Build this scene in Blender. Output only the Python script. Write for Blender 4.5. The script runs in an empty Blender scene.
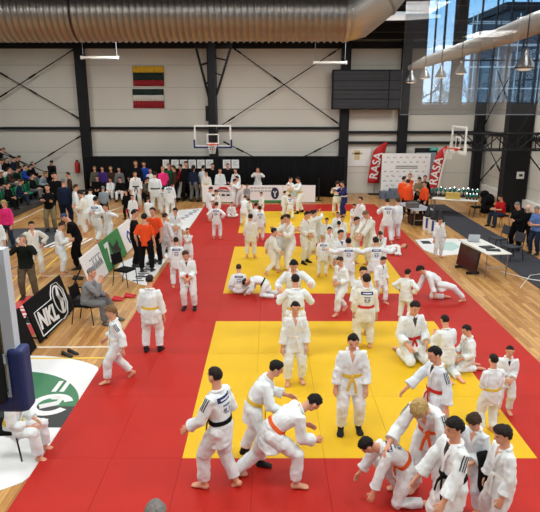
import bpy, bmesh, math, random
from mathutils import Vector, Matrix
from mathutils.bvhtree import BVHTree
random.seed(7)
SC = bpy.context.scene
COL = SC.collection
# ------------------------------------------------------------------ camera, sky, exposure
CAM_H, PITCH, FPX = 4.9, math.radians(14.9), 571.0
cam_data = bpy.data.cameras.new('camera')
cam = bpy.data.objects.new('camera', cam_data)
COL.objects.link(cam)
cam.location = (0, 0, CAM_H)
cam.rotation_euler = (math.pi / 2 - PITCH, 0, 0)
cam_data.sensor_fit = 'HORIZONTAL'
cam_data.sensor_width = 36
cam_data.lens = FPX * 36 / 540
cam_data.clip_end = 300
SC.camera = cam
SC.view_settings.view_transform = 'Standard'
SC.view_settings.look = 'None'
SC.view_settings.gamma = 1
SC.view_settings.use_curve_mapping = False
SC.view_settings.exposure = 0.0
world = bpy.data.worlds.new('world')
SC.world = world
world.use_nodes = True
_bg = world.node_tree.nodes['Background']
_nt = world.node_tree
_tc = _nt.nodes.new('ShaderNodeTexCoord'); _no = _nt.nodes.new('ShaderNodeTexNoise'); _no.inputs['Scale'].default_value = 5; _no.inputs['Detail'].default_value = 5
_rp = _nt.nodes.new('ShaderNodeValToRGB')
_rp.color_ramp.elements[0].position = 0.42; _rp.color_ramp.elements[0].color = (0.20, 0.47, 0.80, 1)
_rp.color_ramp.elements[1].position = 0.72; _rp.color_ramp.elements[1].color = (0.62, 0.78, 0.92, 1)
_nt.links.new(_tc.outputs['Generated'], _no.inputs['Vector']); _nt.links.new(_no.outputs[0], _rp.inputs[0]); _nt.links.new(_rp.outputs[0], _bg.inputs[0])
_bg.inputs[1].default_value = 2.8
# the hall's high-bay lamps: rows of broad diffuse panels under the roof
LAMP_W, LAMP_TINT = 205, (1.0, 0.99, 0.965)
for _x in (-12.5, -6.5, -0.8, 4.6, 9.6):
    for _y in (-1.5, 4.5, 10.5, 19.5, 26.5):
        _l = bpy.data.lights.new('high_bay_light', 'AREA')
        _l.shape = 'RECTANGLE'; _l.size = 1.6; _l.size_y = 2.4
        _l.energy = LAMP_W; _l.color = LAMP_TINT
        _o = bpy.data.objects.new('high_bay_light', _l)
        COL.objects.link(_o)
        _o.location = (_x, _y, 7.85)

# daylight: portals in the window openings guide the sky light in
for _p, _r, _sx, _sy in (((11.95, 9.0, 6.0), (0, math.pi / 2, 0), 2.8, 15.0), ((6.6, -5.1, 6.6), (-math.pi / 2, 0, 0), 4.5, 3.2)):
    _l = bpy.data.lights.new('sky_portal', 'AREA'); _l.shape = 'RECTANGLE'; _l.size = _sx; _l.size_y = _sy; _l.cycles.is_portal = True
    _o = bpy.data.objects.new('sky_portal', _l); COL.objects.link(_o); _o.location = _p; _o.rotation_euler = _r
CAM = Vector((0, 0, CAM_H))
_F = Vector((0, math.cos(PITCH), -math.sin(PITCH)))
_U = Vector((0, math.sin(PITCH), math.cos(PITCH)))
_R = Vector((1, 0, 0))
def ray(u, v): return _R * ((u - 270) / FPX) + _U * ((256 - v) / FPX) + _F
def at(u, v, Y):
    d = ray(u, v); return CAM + d * (Y / d.y)
def gnd(u, v, z=0.0):
    d = ray(u, v); return CAM + d * ((z - CAM_H) / d.z)
def atx(u, v, X):
    d = ray(u, v); return CAM + d * (X / d.x)

# ------------------------------------------------------------------ materials
def mat(name, col, rough=0.6, metal=0.0, bump=0.0, bscale=20.0, var=0.0, vscale=6.0, emit=0.0, alpha=1.0, bstretch=(1, 1, 1), spec=0.5):
    m = bpy.data.materials.new(name); m.use_nodes = True
    nt = m.node_tree; b = nt.nodes['Principled BSDF']
    b.inputs['Base Color'].default_value = (*col, 1)
    b.inputs['Roughness'].default_value = rough
    b.inputs['Metallic'].default_value = metal
    b.inputs['Specular IOR Level'].default_value = spec
    if emit:
        b.inputs['Emission Color'].default_value = (*col, 1); b.inputs['Emission Strength'].default_value = emit
    tc = nt.nodes.new('ShaderNodeTexCoord')
    if bump:
        mp = nt.nodes.new('ShaderNodeMapping'); mp.inputs['Scale'].default_value = bstretch
        nt.links.new(tc.outputs['Object'], mp.inputs[0])
        n = nt.nodes.new('ShaderNodeTexNoise'); n.inputs['Scale'].default_value = bscale; n.inputs['Detail'].default_value = 3
        nt.links.new(mp.outputs[0], n.inputs['Vector'])
        bp = nt.nodes.new('ShaderNodeBump'); bp.inputs['Strength'].default_value = bump; bp.inputs['Distance'].default_value = 0.03
        nt.links.new(n.outputs[0], bp.inputs['Height']); nt.links.new(bp.outputs[0], b.inputs['Normal'])
    if var:
        n2 = nt.nodes.new('ShaderNodeTexNoise'); n2.inputs['Scale'].default_value = vscale; n2.inputs['Detail'].default_value = 4
        nt.links.new(tc.outputs['Object'], n2.inputs['Vector'])
        r = nt.nodes.new('ShaderNodeValToRGB')
        r.color_ramp.elements[0].position = 0.3; r.color_ramp.elements[1].position = 0.7
        r.color_ramp.elements[0].color = (*[c * (1 - var) for c in col], 1)
        r.color_ramp.elements[1].color = (*[min(1, c * (1 + var)) for c in col], 1)
        nt.links.new(n2.outputs[0], r.inputs[0]); nt.links.new(r.outputs[0], b.inputs['Base Color'])
    return m
M = {}
def mm(key, *a, **k):
    if key not in M: M[key] = mat(key, *a, **k)
    return M[key]
def sr(r, g, b):
    f = lambda c: ((c / 255 + 0.055) / 1.055) ** 2.4 if c > 10 else c / 255 / 12.92
    return (f(r), f(g), f(b))

mm('gi_white', (0.745, 0.795, 0.80), 0.9, bump=0.6, bscale=13, bstretch=(1.2, 1.2, 0.45), spec=0.1)
mm('gi_cream', (0.75, 0.745, 0.665), 0.9, bump=0.6, bscale=13, bstretch=(1.2, 1.2, 0.45), spec=0.1)
mm('gi_cool', (0.68, 0.75, 0.795), 0.9, bump=0.6, bscale=13, bstretch=(1.2, 1.2, 0.45), spec=0.1)
mm('gi_blue', (0.02, 0.025, 0.11), 0.9, bump=0.4, bscale=13, spec=0.1)
mm('lapel_white', (0.80, 0.83, 0.835), 0.9, spec=0.1)
mm('skin', sr(214, 158, 128), 0.55, spec=0.3)
mm('skin_tan', sr(190, 130, 100), 0.55, spec=0.3)
mm('skin_pale', sr(226, 178, 152), 0.55, spec=0.3)
mm('eye_white', (0.75, 0.74, 0.72), 0.3)
mm('eye_dark', (0.02, 0.014, 0.01), 0.3)
mm('lips', sr(176, 104, 92), 0.5)
for k, c in dict(black=(17, 14, 13), dark=(32, 23, 18), brown=(58, 40, 27), light=(120, 92, 60), blond=(176, 146, 92), grey=(120, 116, 112), white=(205, 200, 190), auburn=(70, 40, 26), blue=(60, 74, 110)).items():
    mm('hair_' + k, sr(*c), 0.65, bump=0.7, bscale=60, var=0.25, vscale=40, spec=0.25)
for k, c in dict(white=(225, 222, 214), yellow=(214, 178, 60), orange=(222, 92, 40), red=(188, 44, 36), black=(14, 14, 15), green=(40, 100, 60), blue=(40, 60, 130)).items():
    mm('belt_' + k, sr(*c), 0.85, spec=0.15)
for k, c in dict(black=(13, 13, 15), navy=(27, 36, 58), orange=(232, 82, 38), pink=(226, 52, 122), red=(176, 28, 30), khaki=(128, 116, 88), grey=(108, 110, 110), green=(22, 30, 26), slate=(136, 148, 158), jeans=(38, 46, 66), blue=(92, 122, 178), white=(220, 220, 216), brown=(62, 44, 34), olive=(88, 84, 72), royal=(34, 66, 160), forest=(26, 84, 52), purple=(64, 44, 110), darkkhaki=(92, 80, 62), lightgrey=(132, 134, 136)).items():
    mm('cloth_' + k, sr(*c), 0.9, bump=0.45, bscale=12, spec=0.15)
mm('sock_dark', sr(20, 20, 24), 0.9); mm('shoe_black', sr(14, 14, 15), 0.5); mm('shoe_white', sr(215, 215, 212), 0.6); mm('shoe_grey', sr(96, 92, 88), 0.6)
mm('patch_blue', sr(34, 44, 96), 0.8); mm('patch_line', sr(216, 218, 226), 0.8); mm('print_grey', sr(120, 124, 138), 0.85); mm('stripe_dark', sr(44, 46, 56), 0.85)
mm('black_paint', sr(20, 21, 24), 0.6, spec=0.25); mm('steel_dark', sr(26, 28, 32), 0.6, spec=0.25); mm('black_matt', sr(10, 10, 12), 0.85, spec=0.2)
mm('white_paint', sr(225, 225, 222), 0.5); mm('white_print', sr(232, 232, 230), 0.6); mm('black_print', sr(16, 16, 18), 0.6)
mm('steel', sr(150, 152, 154), 0.35, 0.9); mm('alu', sr(182, 192, 202), 0.5, 0.0); mm('chrome', sr(200, 202, 205), 0.18, 1.0)
mm('blue_pad', sr(24, 40, 92), 0.6); mm('rim_orange', sr(214, 74, 40), 0.4); mm('net_white', sr(220, 220, 216), 0.8)
mm('banner_red', sr(190, 30, 34), 0.7); mm('green_print', sr(46, 128, 66), 0.6); mm('teal', sr(60, 150, 140), 0.25, 0.5)
mm('yellow_box', sr(206, 178, 90), 0.6); mm('blue_print', sr(44, 64, 150), 0.6); mm('grey_print', sr(150, 154, 160), 0.6); mm('red_print', sr(196, 40, 44), 0.6)
mm('flag_yellow', sr(224, 178, 40), 0.8); mm('flag_green', sr(22, 44, 36), 0.8); mm('flag_red', sr(150, 26, 34), 0.8); mm('flag_white', sr(214, 210, 200), 0.8)
mm('screen_dark', sr(40, 12, 16), 0.25); mm('seat_green', sr(32, 122, 88), 0.45); mm('podium_grey', sr(96, 108, 128), 0.7)
mm('runner', sr(46, 48, 56), 0.9, var=0.1, vscale=3); mm('decal_teal', sr(176, 206, 200), 0.5); mm('decal_white', sr(226, 228, 228), 0.45); mm('decal_green', sr(44, 116, 74), 0.45); mm('decal_black', sr(26, 34, 34), 0.45); mm('decal_red', sr(206, 52, 56), 0.45); mm('decal_dark', sr(58, 62, 68), 0.5)
mm('line_white', sr(226, 222, 206), 0.45); mm('line_yellow', sr(232, 196, 70), 0.45)
mm('lamp_white', sr(226, 224, 216), 0.4); mm('foam_grey', sr(60, 62, 66), 0.8); mm('exit_green', sr(30, 120, 110), 0.4, emit=0.6)
mm('mat_red', sr(174, 29, 17), 0.62, bump=0.12, bscale=160, var=0.05, vscale=1.3, spec=0.3)
mm('mat_yellow', sr(219, 176, 22), 0.62, bump=0.12, bscale=160, var=0.04, vscale=1.3, spec=0.3)

def wood_material():
    m = bpy.data.materials.new('court_wood'); m.use_nodes = True
    nt = m.node_tree; b = nt.nodes['Principled BSDF']; N = nt.nodes.new; L = nt.links.new
    tc = N('ShaderNodeTexCoord'); mp = N('ShaderNodeMapping'); mp.inputs['Rotation'].default_value = (0, 0, math.pi / 2)
    L(tc.outputs['Object'], mp.inputs[0])
    br = N('ShaderNodeTexBrick'); br.inputs['Scale'].default_value = 1.0
    br.inputs['Brick Width'].default_value = 1.1; br.inputs['Row Height'].default_value = 0.11
    br.inputs['Mortar Size'].default_value = 0.004; br.inputs['Mortar Smooth'].default_value = 0.2; br.inputs['Bias'].default_value = 0
    br.inputs['Color1'].default_value = (*sr(206, 160, 98), 1); br.inputs['Color2'].default_value = (*sr(166, 114, 60), 1); br.inputs['Mortar'].default_value = (*sr(120, 82, 44), 1)
    L(mp.outputs[0], br.inputs['Vector'])
    no = N('ShaderNodeTexNoise'); no.inputs['Scale'].default_value = 5; no.inputs['Detail'].default_value = 6
    mp2 = N('ShaderNodeMapping'); mp2.inputs['Scale'].default_value = (7, 0.8, 1); L(tc.outputs['Object'], mp2.inputs[0]); L(mp2.outputs[0], no.inputs['Vector'])
    mx = N('ShaderNodeMixRGB'); mx.blend_type = 'OVERLAY'; mx.inputs[0].default_value = 0.45
    L(br.outputs[0], mx.inputs[1]); L(no.outputs[0], mx.inputs[2]); L(mx.outputs[0], b.inputs['Base Color'])
    b.inputs['Roughness'].default_value = 0.28; b.inputs['Specular IOR Level'].default_value = 0.4
    return m
M['wood'] = wood_material()

def panel_material(name, col, pitch, depth=0.5, vert=False, ribs=0):
    m = bpy.data.materials.new(name); m.use_nodes = True
    nt = m.node_tree; b = nt.nodes['Principled BSDF']; N = nt.nodes.new; L = nt.links.new
    tc = N('ShaderNodeTexCoord'); sp = N('ShaderNodeSeparateXYZ'); L(tc.outputs['Object'], sp.inputs[0])
    d = N('ShaderNodeMath'); d.operation = 'DIVIDE'; d.inputs[1].default_value = pitch; L(sp.outputs['Z'], d.inputs[0])
    fr = N('ShaderNodeMath'); fr.operation = 'FRACT'; L(d.outputs[0], fr.inputs[0])
    gt = N('ShaderNodeMath'); gt.operation = 'LESS_THAN'; gt.inputs[1].default_value = 0.03; L(fr.outputs[0], gt.inputs[0])
    no = N('ShaderNodeTexNoise'); no.inputs['Scale'].default_value = 0.35; L(tc.outputs['Object'], no.inputs['Vector'])
    rp = N('ShaderNodeValToRGB'); rp.color_ramp.elements[0].color = (*[c * 0.9 for c in col], 1); rp.color_ramp.elements[1].color = (*[c * 1.08 for c in col], 1); L(no.outputs[0], rp.inputs[0])
    mx = N('ShaderNodeMixRGB'); mx.inputs[2].default_value = (*[c * 0.72 for c in col], 1)
    L(gt.outputs[0], mx.inputs[0]); L(rp.outputs[0], mx.inputs[1]); L(mx.outputs[0], b.inputs['Base Color'])
    b.inputs['Roughness'].default_value = 0.55; b.inputs['Specular IOR Level'].default_value = 0.25
    return m
M['wall'] = panel_material('wall_panels', sr(208, 205, 195), 1.15)
M['wall_cool'] = panel_material('wall_panels_cool', sr(190, 196, 196), 1.15)

def ribbed_metal(name, col, step, metal=0.85, rough=0.32):
    m = bpy.data.materials.new(name); m.use_nodes = True
    nt = m.node_tree; b = nt.nodes['Principled BSDF']; N = nt.nodes.new; L = nt.links.new
    b.inputs['Base Color'].default_value = (*col, 1); b.inputs['Metallic'].default_value = metal; b.inputs['Roughness'].default_value = rough
    return m
M['duct'] = ribbed_metal('galvanised_duct', sr(146, 142, 136), 0.14)
M['duct_smooth'] = ribbed_metal('galvanised_elbow', sr(176, 174, 168), 0.14, 0.8, 0.4)

def glass_pane(name, refl, tint=(1, 1, 1)):
    m = bpy.data.materials.new(name); m.use_nodes = True
    nt = m.node_tree; N = nt.nodes.new; L = nt.links.new
    out = nt.nodes['Material Output']; nt.nodes.remove(nt.nodes['Principled BSDF'])
    t = N('ShaderNodeBsdfTransparent'); t.inputs[0].default_value = (*tint, 1)
    g = N('ShaderNodeBsdfGlossy'); g.inputs['Roughness'].default_value = 0.0; g.inputs[0].default_value = (1, 1, 1, 1)
    x = N('ShaderNodeMixShader'); x.inputs[0].default_value = refl
    L(t.outputs[0], x.inputs[1]); L(g.outputs[0], x.inputs[2]); L(x.outputs[0], out.inputs['Surface'])
    return m
M['glass'] = glass_pane('clear_glass', 0.06)
M['glass_mirror'] = glass_pane('reflecting_glass', 0.32, (0.98, 0.98, 0.98))

# ------------------------------------------------------------------ mesh helpers
def link(name, me, m=None, parent=None):
    o = bpy.data.objects.new(name, me); COL.objects.link(o)
    if m is not None:
        for x in (m if isinstance(m, (list, tuple)) else [m]): me.materials.append(M[x] if isinstance(x, str) else x)
    if parent is not None: o.parent = parent
    return o
def tomesh(name, bm, smooth=False):
    bmesh.ops.recalc_face_normals(bm, faces=bm.faces)
    me = bpy.data.meshes.new(name); bm.to_mesh(me); bm.free()
    if smooth: me.polygons.foreach_set('use_smooth', [True] * len(me.polygons))
    return me
def obj(name, bm, m, parent=None, smooth=False):
    return link(name, tomesh(name, bm, smooth), m, parent)
def B(): return bmesh.new()
def box(bm, lo, hi, mtx=None, bev=0.0, mi=0):
    x0, y0, z0 = lo; x1, y1, z1 = hi
    vs = [bm.verts.new(p) for p in ((x0, y0, z0), (x1, y0, z0), (x1, y1, z0), (x0, y1, z0), (x0, y0, z1), (x1, y0, z1), (x1, y1, z1), (x0, y1, z1))]
    fs = [bm.faces.new([vs[i] for i in f]) for f in ((3, 2, 1, 0), (4, 5, 6, 7), (0, 1, 5, 4), (1, 2, 6, 5), (2, 3, 7, 6), (3, 0, 4, 7))]
    for f in fs: f.material_index = mi
    if bev:
        es = list({e for f in fs for e in f.edges})
        r = bmesh.ops.bevel(bm, geom=es, offset=bev, segments=2, affect='EDGES', profile=0.5)
        vs = list({v for f in r['faces'] for v in f.verts} | {v for v in vs if v.is_valid})
    if mtx is not None:
        for v in vs:
            if v.is_valid: v.co = mtx @ v.co
    return bm
def bar(bm, a, b, w, d=None, up=(0, 0, 1)):
    """rectangular bar from a to b"""
    a = Vector(a); b = Vector(b); d = w if d is None else d
    t = (b - a); L = t.length; t.normalize(); up = Vector(up)
    if abs(t.dot(up)) > 0.98: up = Vector((0, 1, 0))
    s = t.cross(up).normalized(); n = s.cross(t)
    m = Matrix((s, t, n)).transposed().to_4x4(); m.translation = a
    return box(bm, (-w / 2, 0, -d / 2), (w / 2, L, d / 2), m)
def tube(bm, pts, rads, seg=10, cap=True, ref=None, squash=None):
    """swept tube; rads a number, or per-point r or (r_side, r_other)"""
    pts = [Vector(p) for p in pts]; n = len(pts)
    if not isinstance(rads, (list, tuple)): rads = [rads] * n
    rings = []; ref = Vector(ref) if ref is not None else None
    for i, p in enumerate(pts):
        t = (pts[min(i + 1, n - 1)] - pts[max(i - 1, 0)])
        t = t.normalized() if t.length > 1e-9 else Vector((0, 0, 1))
        if ref is None:
            ref = Vector((1, 0, 0)) if abs(t.x) < 0.8 else Vector((0, 1, 0))
        s = ref - t * ref.dot(t)
        if s.length < 1e-6: s = t.orthogonal()
        s.normalize(); q = t.cross(s)
        if n > 1 and not squash: ref = s
        r = rads[i]; ra, rb = (r, r) if not isinstance(r, (tuple, list)) else r
        rings.append([bm.verts.new(p + s * (ra * math.cos(2 * math.pi * k / seg)) + q * (rb * math.sin(2 * math.pi * k / seg))) for k in range(seg)])
    for a, b in zip(rings, rings[1:]):
        for k in range(seg): bm.faces.new((a[k], a[(k + 1) % seg], b[(k + 1) % seg], b[k]))
    if cap:
        bm.faces.new(rings[0][::-1]); bm.faces.new(rings[-1])
    return rings
def rings_mesh(bm, rings):
    rs = [[bm.verts.new(p) for p in r] for r in rings]; s = len(rs[0])
    for a, b in zip(rs, rs[1:]):
        for k in range(s): bm.faces.new((a[k], a[(k + 1) % s], b[(k + 1) % s], b[k]))
    bm.faces.new(rs[0][::-1]); bm.faces.new(rs[-1])
def ball(bm, c, rad, seg=12, rows=8, frame=None):
    c = Vector(c); rx, ry, rz = rad if isinstance(rad, (tuple, list)) else (rad,) * 3
    fr = frame or Matrix.Identity(3)
    mk = lambda x, y, z: bm.verts.new(c + fr @ Vector((rx * x, ry * y, rz * z)))
    top = mk(0, 0, 1); bot = mk(0, 0, -1); rs = []
    for i in range(1, rows):
        a = math.pi * i / rows
        rs.append([mk(math.sin(a) * math.cos(2 * math.pi * k / seg), math.sin(a) * math.sin(2 * math.pi * k / seg), math.cos(a)) for k in range(seg)])
    for k in range(seg):
        bm.faces.new((top, rs[0][k], rs[0][(k + 1) % seg])); bm.faces.new((bot, rs[-1][(k + 1) % seg], rs[-1][k]))
    for a, b in zip(rs, rs[1:]):
        for k in range(seg): bm.faces.new((a[k], b[k], b[(k + 1) % seg], a[(k + 1) % seg]))
def slab(bm, poly, z0, z1):
    """prism over an (x, y) outline"""
    a = [bm.verts.new((p[0], p[1], z0)) for p in poly]; b = [bm.verts.new((p[0], p[1], z1)) for p in poly]
    n = len(a); bm.faces.new(a[::-1]); bm.faces.new(b)
    for k in range(n): bm.faces.new((a[k], a[(k + 1) % n], b[(k + 1) % n], b[k]))
def tag(o, label=None, cat=None, group=None, kind=None):
    if label: o['label'] = label
    if cat: o['category'] = cat
    if group: o['group'] = group
    if kind: o['kind'] = kind
    return o
def struct(name, bm, m, parent=None, smooth=False):
    o = obj(name, bm, m, parent, smooth)
    if parent is None: o['kind'] = 'structure'
    return o
def empty(name, loc=(0, 0, 0), rz=0.0, label=None, cat=None, group=None):
    o = bpy.data.objects.new(name, None); COL.objects.link(o)
    o.location = loc; o.rotation_euler = (0, 0, rz); o.empty_display_size = 0.2
    return tag(o, label, cat, group)
def copy_tree(o, parent=None):
    c = o.copy(); COL.objects.link(c)
    if parent is not None: c.parent = parent
    for ch in list(o.children): copy_tree(ch, c)
    return c
def text(name, s, size, mtx, m, parent=None, extrude=0.002, shear=0.0, align='CENTER', sx=1.0, bold=0.0):
    cu = bpy.data.curves.new(name, 'FONT'); cu.body = s; cu.size = size; cu.extrude = extrude; cu.shear = shear
    cu.align_x = align; cu.align_y = 'CENTER'; cu.resolution_u = 3; cu.offset = bold
    t = bpy.data.objects.new(name + '_curve', cu)
    me = bpy.data.meshes.new_from_object(t)
    bpy.data.objects.remove(t)
    me.transform(mtx @ Matrix.Diagonal((sx, 1, 1, 1)))
    me.name = name
    return link(name, me, m, parent)
def basis(o, x, y, z=None):
    x = Vector(x).normalized(); y = Vector(y).normalized(); z = x.cross(y) if z is None else Vector(z)
    m = Matrix((x, y, z)).transposed().to_4x4(); m.translation = Vector(o); return m
# ------------------------------------------------------------------ the hall
WY, WX, CZ, RY = 32.2, 11.9, 8.25, -5.0
b = B(); slab(b, [(-17, RY), (WX, RY), (WX, WY), (-17, WY)], -0.2, 0); struct("floor", b, "wood")
struct('wall_back', box(B(), (-17, WY, 0), (WX, WY + 0.25, CZ)), 'wall')
b = B(); box(b, (WX, RY, 0), (WX + 0.25, WY + 0.25, 4.6)); box(b, (WX, RY, 7.4), (WX + 0.25, WY + 0.25, CZ)); box(b, (WX, RY, 4.6), (WX + 0.25, 1.5, 7.4)); box(b, (WX, 16.5, 4.6), (WX + 0.25, WY + 0.25, 7.4)); struct('wall_right', b, 'wall')
b = B()
for i in range(11): y = 1.5 + 1.5 * i; box(b, (WX + 0.06, y - 0.04, 4.6), (WX + 0.14, y + 0.04, 7.4))
for z in (4.64, 6.0, 7.36): box(b, (WX + 0.07, 1.5, z - 0.03), (WX + 0.13, 16.5, z + 0.03))
w3 = struct('window_3', b, 'steel_dark'); b = B(); box(b, (WX + 0.095, 1.5, 4.6), (WX + 0.105, 16.5, 7.4)); obj('glazing', b, 'glass', w3)
struct('wall_left', box(B(), (-17.25, RY, 0), (-17, WY + 0.25, CZ)), 'wall_cool')
b = B(); box(b, (-17, RY, CZ), (WX, WY, CZ + 0.2)); struct('ceiling', b, 'black_matt')
# rear wall behind the camera: solid below, tall glazed bays above
b = B()
box(b, (-17, RY - 0.2, 0), (WX, RY, 4.9)); box(b, (-17, RY - 0.2, 4.9), (4.37, RY, CZ))
box(b, (5.18, RY - 0.2, 4.9), (5.5, RY, CZ)); box(b, (8.8, RY - 0.2, 4.9), (WX, RY, CZ))
struct('wall_rear', b, mm('wall_dark', sr(46, 46, 48), 0.8))
for n, (x0, x1, k) in enumerate(((4.37, 5.18, 3), (5.5, 8.8, 8))):
    b = B()
    for i in range(k + 1):
        x = x0 + (x1 - x0) * i / k
        box(b, (x - 0.014, RY - 0.14, 4.9), (x + 0.014, RY - 0.04, CZ))
    for z in (4.93, 6.1, CZ - 0.04): box(b, (x0, RY - 0.13, z - 0.02), (x1, RY - 0.05, z + 0.02))
    w = struct('window_%d' % (n + 1), b, 'steel_dark')
    b = B(); box(b, (x0, RY - 0.1, 4.92), (x1, RY - 0.09, CZ - 0.02)); obj('glazing', b, 'glass', w)
b = B(); box(b, (-17, RY, 8.0), (WX, RY + 0.3, CZ - 0.001)); struct('trim_1', b, 'steel_dark')
# steel frame: wall columns, rails, cross braces, roof beams
def ibeam(bm, x, y, z0, z1, w, d):
    box(bm, (x - w / 2, y - d / 2, z0), (x + w / 2, y - d / 2 + 0.03, z1)); box(bm, (x - w / 2, y + d / 2 - 0.03, z0), (x + w / 2, y + d / 2, z1))
    box(bm, (x - 0.025, y - d / 2, z0), (x + 0.025, y + d / 2, z1))
for n, x in enumerate((-10.1, -3.1, 4.05, 7.25, 11.45)):
    b = B(); box(b, (x - 0.24, WY - 0.42, 0), (x + 0.24, WY - 0.02, CZ)); box(b, (x - 0.3, WY - 0.46, 0), (x + 0.3, WY, 0.04)); struct('column_%d' % (n + 1), b, 'black_paint')
b = B(); box(b, (10.75, 26.3, 0), (11.85, 26.85, CZ)); box(b, (10.7, 26.25, 0), (11.88, 26.9, 0.06)); struct('column_6', b, 'black_paint')
b = B(); box(b, (10.75, 19.3, 0), (11.85, 19.85, CZ)); struct('column_7', b, 'black_paint')
def rail(n, x0, x1, z, h=0.14, y=WY - 0.1):
    b = B(); box(b, (x0, y - 0.08, z - h / 2), (x1, y + 0.1, z + h / 2)); struct('trim_%d' % n, b, 'steel_dark')
rail(2, -17, 4.0, 3.62); rail(3, 4.0, WX, 3.4); rail(4, 4.0, WX, 2.84); rail(5, -17, WX, 7.92, 0.34)
b = B(); box(b, (11.7, RY, 3.3), (11.9, WY - 0.5, 3.48)); struct('trim_6', b, 'steel_dark')
b = B(); box(b, (11.72, RY, 0.25), (11.9, WY - 0.5, 0.62)); struct('trim_7', b, 'white_paint')
def brace(n, p, q, r=0.028):
    b = B(); p = Vector(p); q = Vector(q); tube(b, [p, q], r, 6)
    for t in (0.08, 0.92, 0.42):
        c = p.lerp(q, t); d = (q - p).normalized() * 0.22; tube(b, [c - d, c + d], 0.05, 6)
    struct('trim_%d' % n, b, 'black_paint')
BY = WY - 0.3
bp = [((-3, 71), (82, 120)), ((-3, 99), (82, 44)), ((228, 44), (343, 127)), ((222, 125), (342, 47)), ((-2, 148), (34, 170)), ((28, 168), (84, 134)), ((300, 159), (341, 138)), ((224, 142), (262, 161))]
for i, (p, q) in enumerate(bp): brace(8 + i, at(*p, BY - 0.03 * (i % 2)), at(*q, BY - 0.03 * (i % 2)))
brace(16, (11.6, 27.2, 0.6), (11.6, 31.8, 3.3)); brace(17, (11.55, 31.8, 0.6), (11.55, 27.2, 3.3)); brace(18, (11.6, 27.2, 3.6), (11.6, 31.8, 7.6)); brace(19, (11.55, 31.8, 3.6), (11.55, 27.2, 7.6))
for n, y in enumerate((29.4, 26.55, 23.0, 19.6)):
    b = B(); box(b, (-17, y - 0.12, 7.93), (WX, y + 0.12, 8.24)); struct('trim_%d' % (20 + n), b, 'black_paint')
b = B(); box(b, (8.05, WY - 0.05, 0), (9.3, WY + 0.02, 2.55)); dr = struct('door_1', b, 'steel_dark')
b = B(); box(b, (8.12, WY - 0.08, 0.03), (9.23, WY - 0.05, 2.3)); d1 = obj('door_leaf', b, 'cloth_slate', dr)
b = B(); tube(b, [(8.25, WY - 0.12, 1.05), (8.4, WY - 0.12, 1.05)], 0.02, 6); tube(b, [(8.25, WY - 0.12, 1.05), (8.25, WY - 0.07, 1.05)], 0.02, 6); obj('door_handle', b, 'steel', dr)
p = at(434, 149, WY - 0.06); e = empty('exit_sign', p, 0, 'small lit green exit sign over the dark door at the far end', 'sign')
b = B(); box(b, (-0.22, 0, -0.09), (0.22, 0.06, 0.09)); obj('sign_box', b, 'exit_green', e)
text('lettering', 'EXIT', 0.13, basis((0, -0.004, 0), (1, 0, 0), (0, 0, 1)), 'white_print', e)

# ------------------------------------------------------------------ judo mats
XS = [-3.25, -2.25, -1.25, -0.24, 0.77, 1.78, 2.79, 3.8, 5.25]
YS = [4.4, 5.75, 7.1, 8.87, 10.63, 12.4, 14.4, 16.12, 17.85, 19.57, 21.75, 23.32, 24.9, 26.45, 28.4]
ORD = ['first', 'second', 'third', 'fourth', 'fifth', 'sixth', 'seventh', 'eighth', 'ninth', 'tenth', 'eleventh', 'twelfth', 'thirteenth', 'fourteenth', 'fifteenth']
for r in range(len(YS) - 1):
    for c in range(8):
        ym = (YS[r] + YS[r + 1]) / 2
        yel = 2 <= c <= 6 and (7.1 < ym < 12.4 or 14.4 < ym < 19.57 or 21.75 < ym < 26.45)
        col = 'yellow' if yel else 'red'
        b = B(); hx = (XS[c + 1] - XS[c]) / 2 - 0.0012; hy = (YS[r + 1] - YS[r]) / 2 - 0.0012
        box(b, (-hx, -hy, 0), (hx, hy, 0.04), bev=0.003)
        o = obj('judo_mat', b, 'mat_' + col); o.location = ((XS[c] + XS[c + 1]) / 2, ym, 0.0)
        zone = ('nearest yellow square' if ym < 13 else 'middle yellow square' if ym < 20 else 'farthest yellow square') if yel else 'red mat floor'
        tag(o, '%s foam judo mat, %s row from the camera, %s from left' % (col, ORD[r], ORD[c]), 'judo mat', 'yellow judo mats of the ' + zone if yel else 'red judo mats around the yellow squares')
def mat_z(x, y): return 0.04 if XS[0] <= x <= XS[-1] and YS[0] <= y <= YS[-1] else 0.0

# ------------------------------------------------------------------ floor lines and printed floor stickers
def line(n, pts, w, m, z=0.003):
    b = B()
    for p, q in zip(pts, pts[1:]): bar(b, (p[0], p[1], z), (q[0], q[1], z), w, 0.004)
    struct('court_line_%d' % n, b, m)
line(1, [(-10.95, 5), (-10.95, 31.5)], 0.07, 'line_white')
line(2, [gnd(0, 347.5), (-3.3, gnd(100, 347)[1])], 0.06, 'line_white')
line(3, [gnd(0, 359), (-3.3, gnd(95, 358)[1])], 0.06, 'line_yellow')
line(4, [gnd(-10, 330), gnd(48, 266), gnd(84, 234)], 0.06, 'line_yellow')
line(5, [gnd(-10, 300), gnd(40, 258), gnd(70, 236)], 0.05, 'line_yellow')
line(6, [gnd(0, 276), gnd(118, 276)], 0.04, 'line_white')
line(7, [gnd(78, 222), gnd(128, 205)], 0.09, 'line_white')
line(8, [gnd(116, 214), gnd(140, 214)], 0.09, 'line_white')
line(9, [gnd(35, 262), gnd(56, 250)], 0.05, 'decal_dark')
line(10, [gnd(-5, 275), gnd(30, 262)], 0.05, 'decal_dark')
def decal(label, poly, m, z=0.004):
    b = B(); slab(b, [(p[0], p[1]) for p in poly], 0.001, z); o = obj('floor_sticker', b, m)
    return tag(o, label, 'floor sticker')
def gp(pts): return [gnd(*p) for p in pts]
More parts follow.
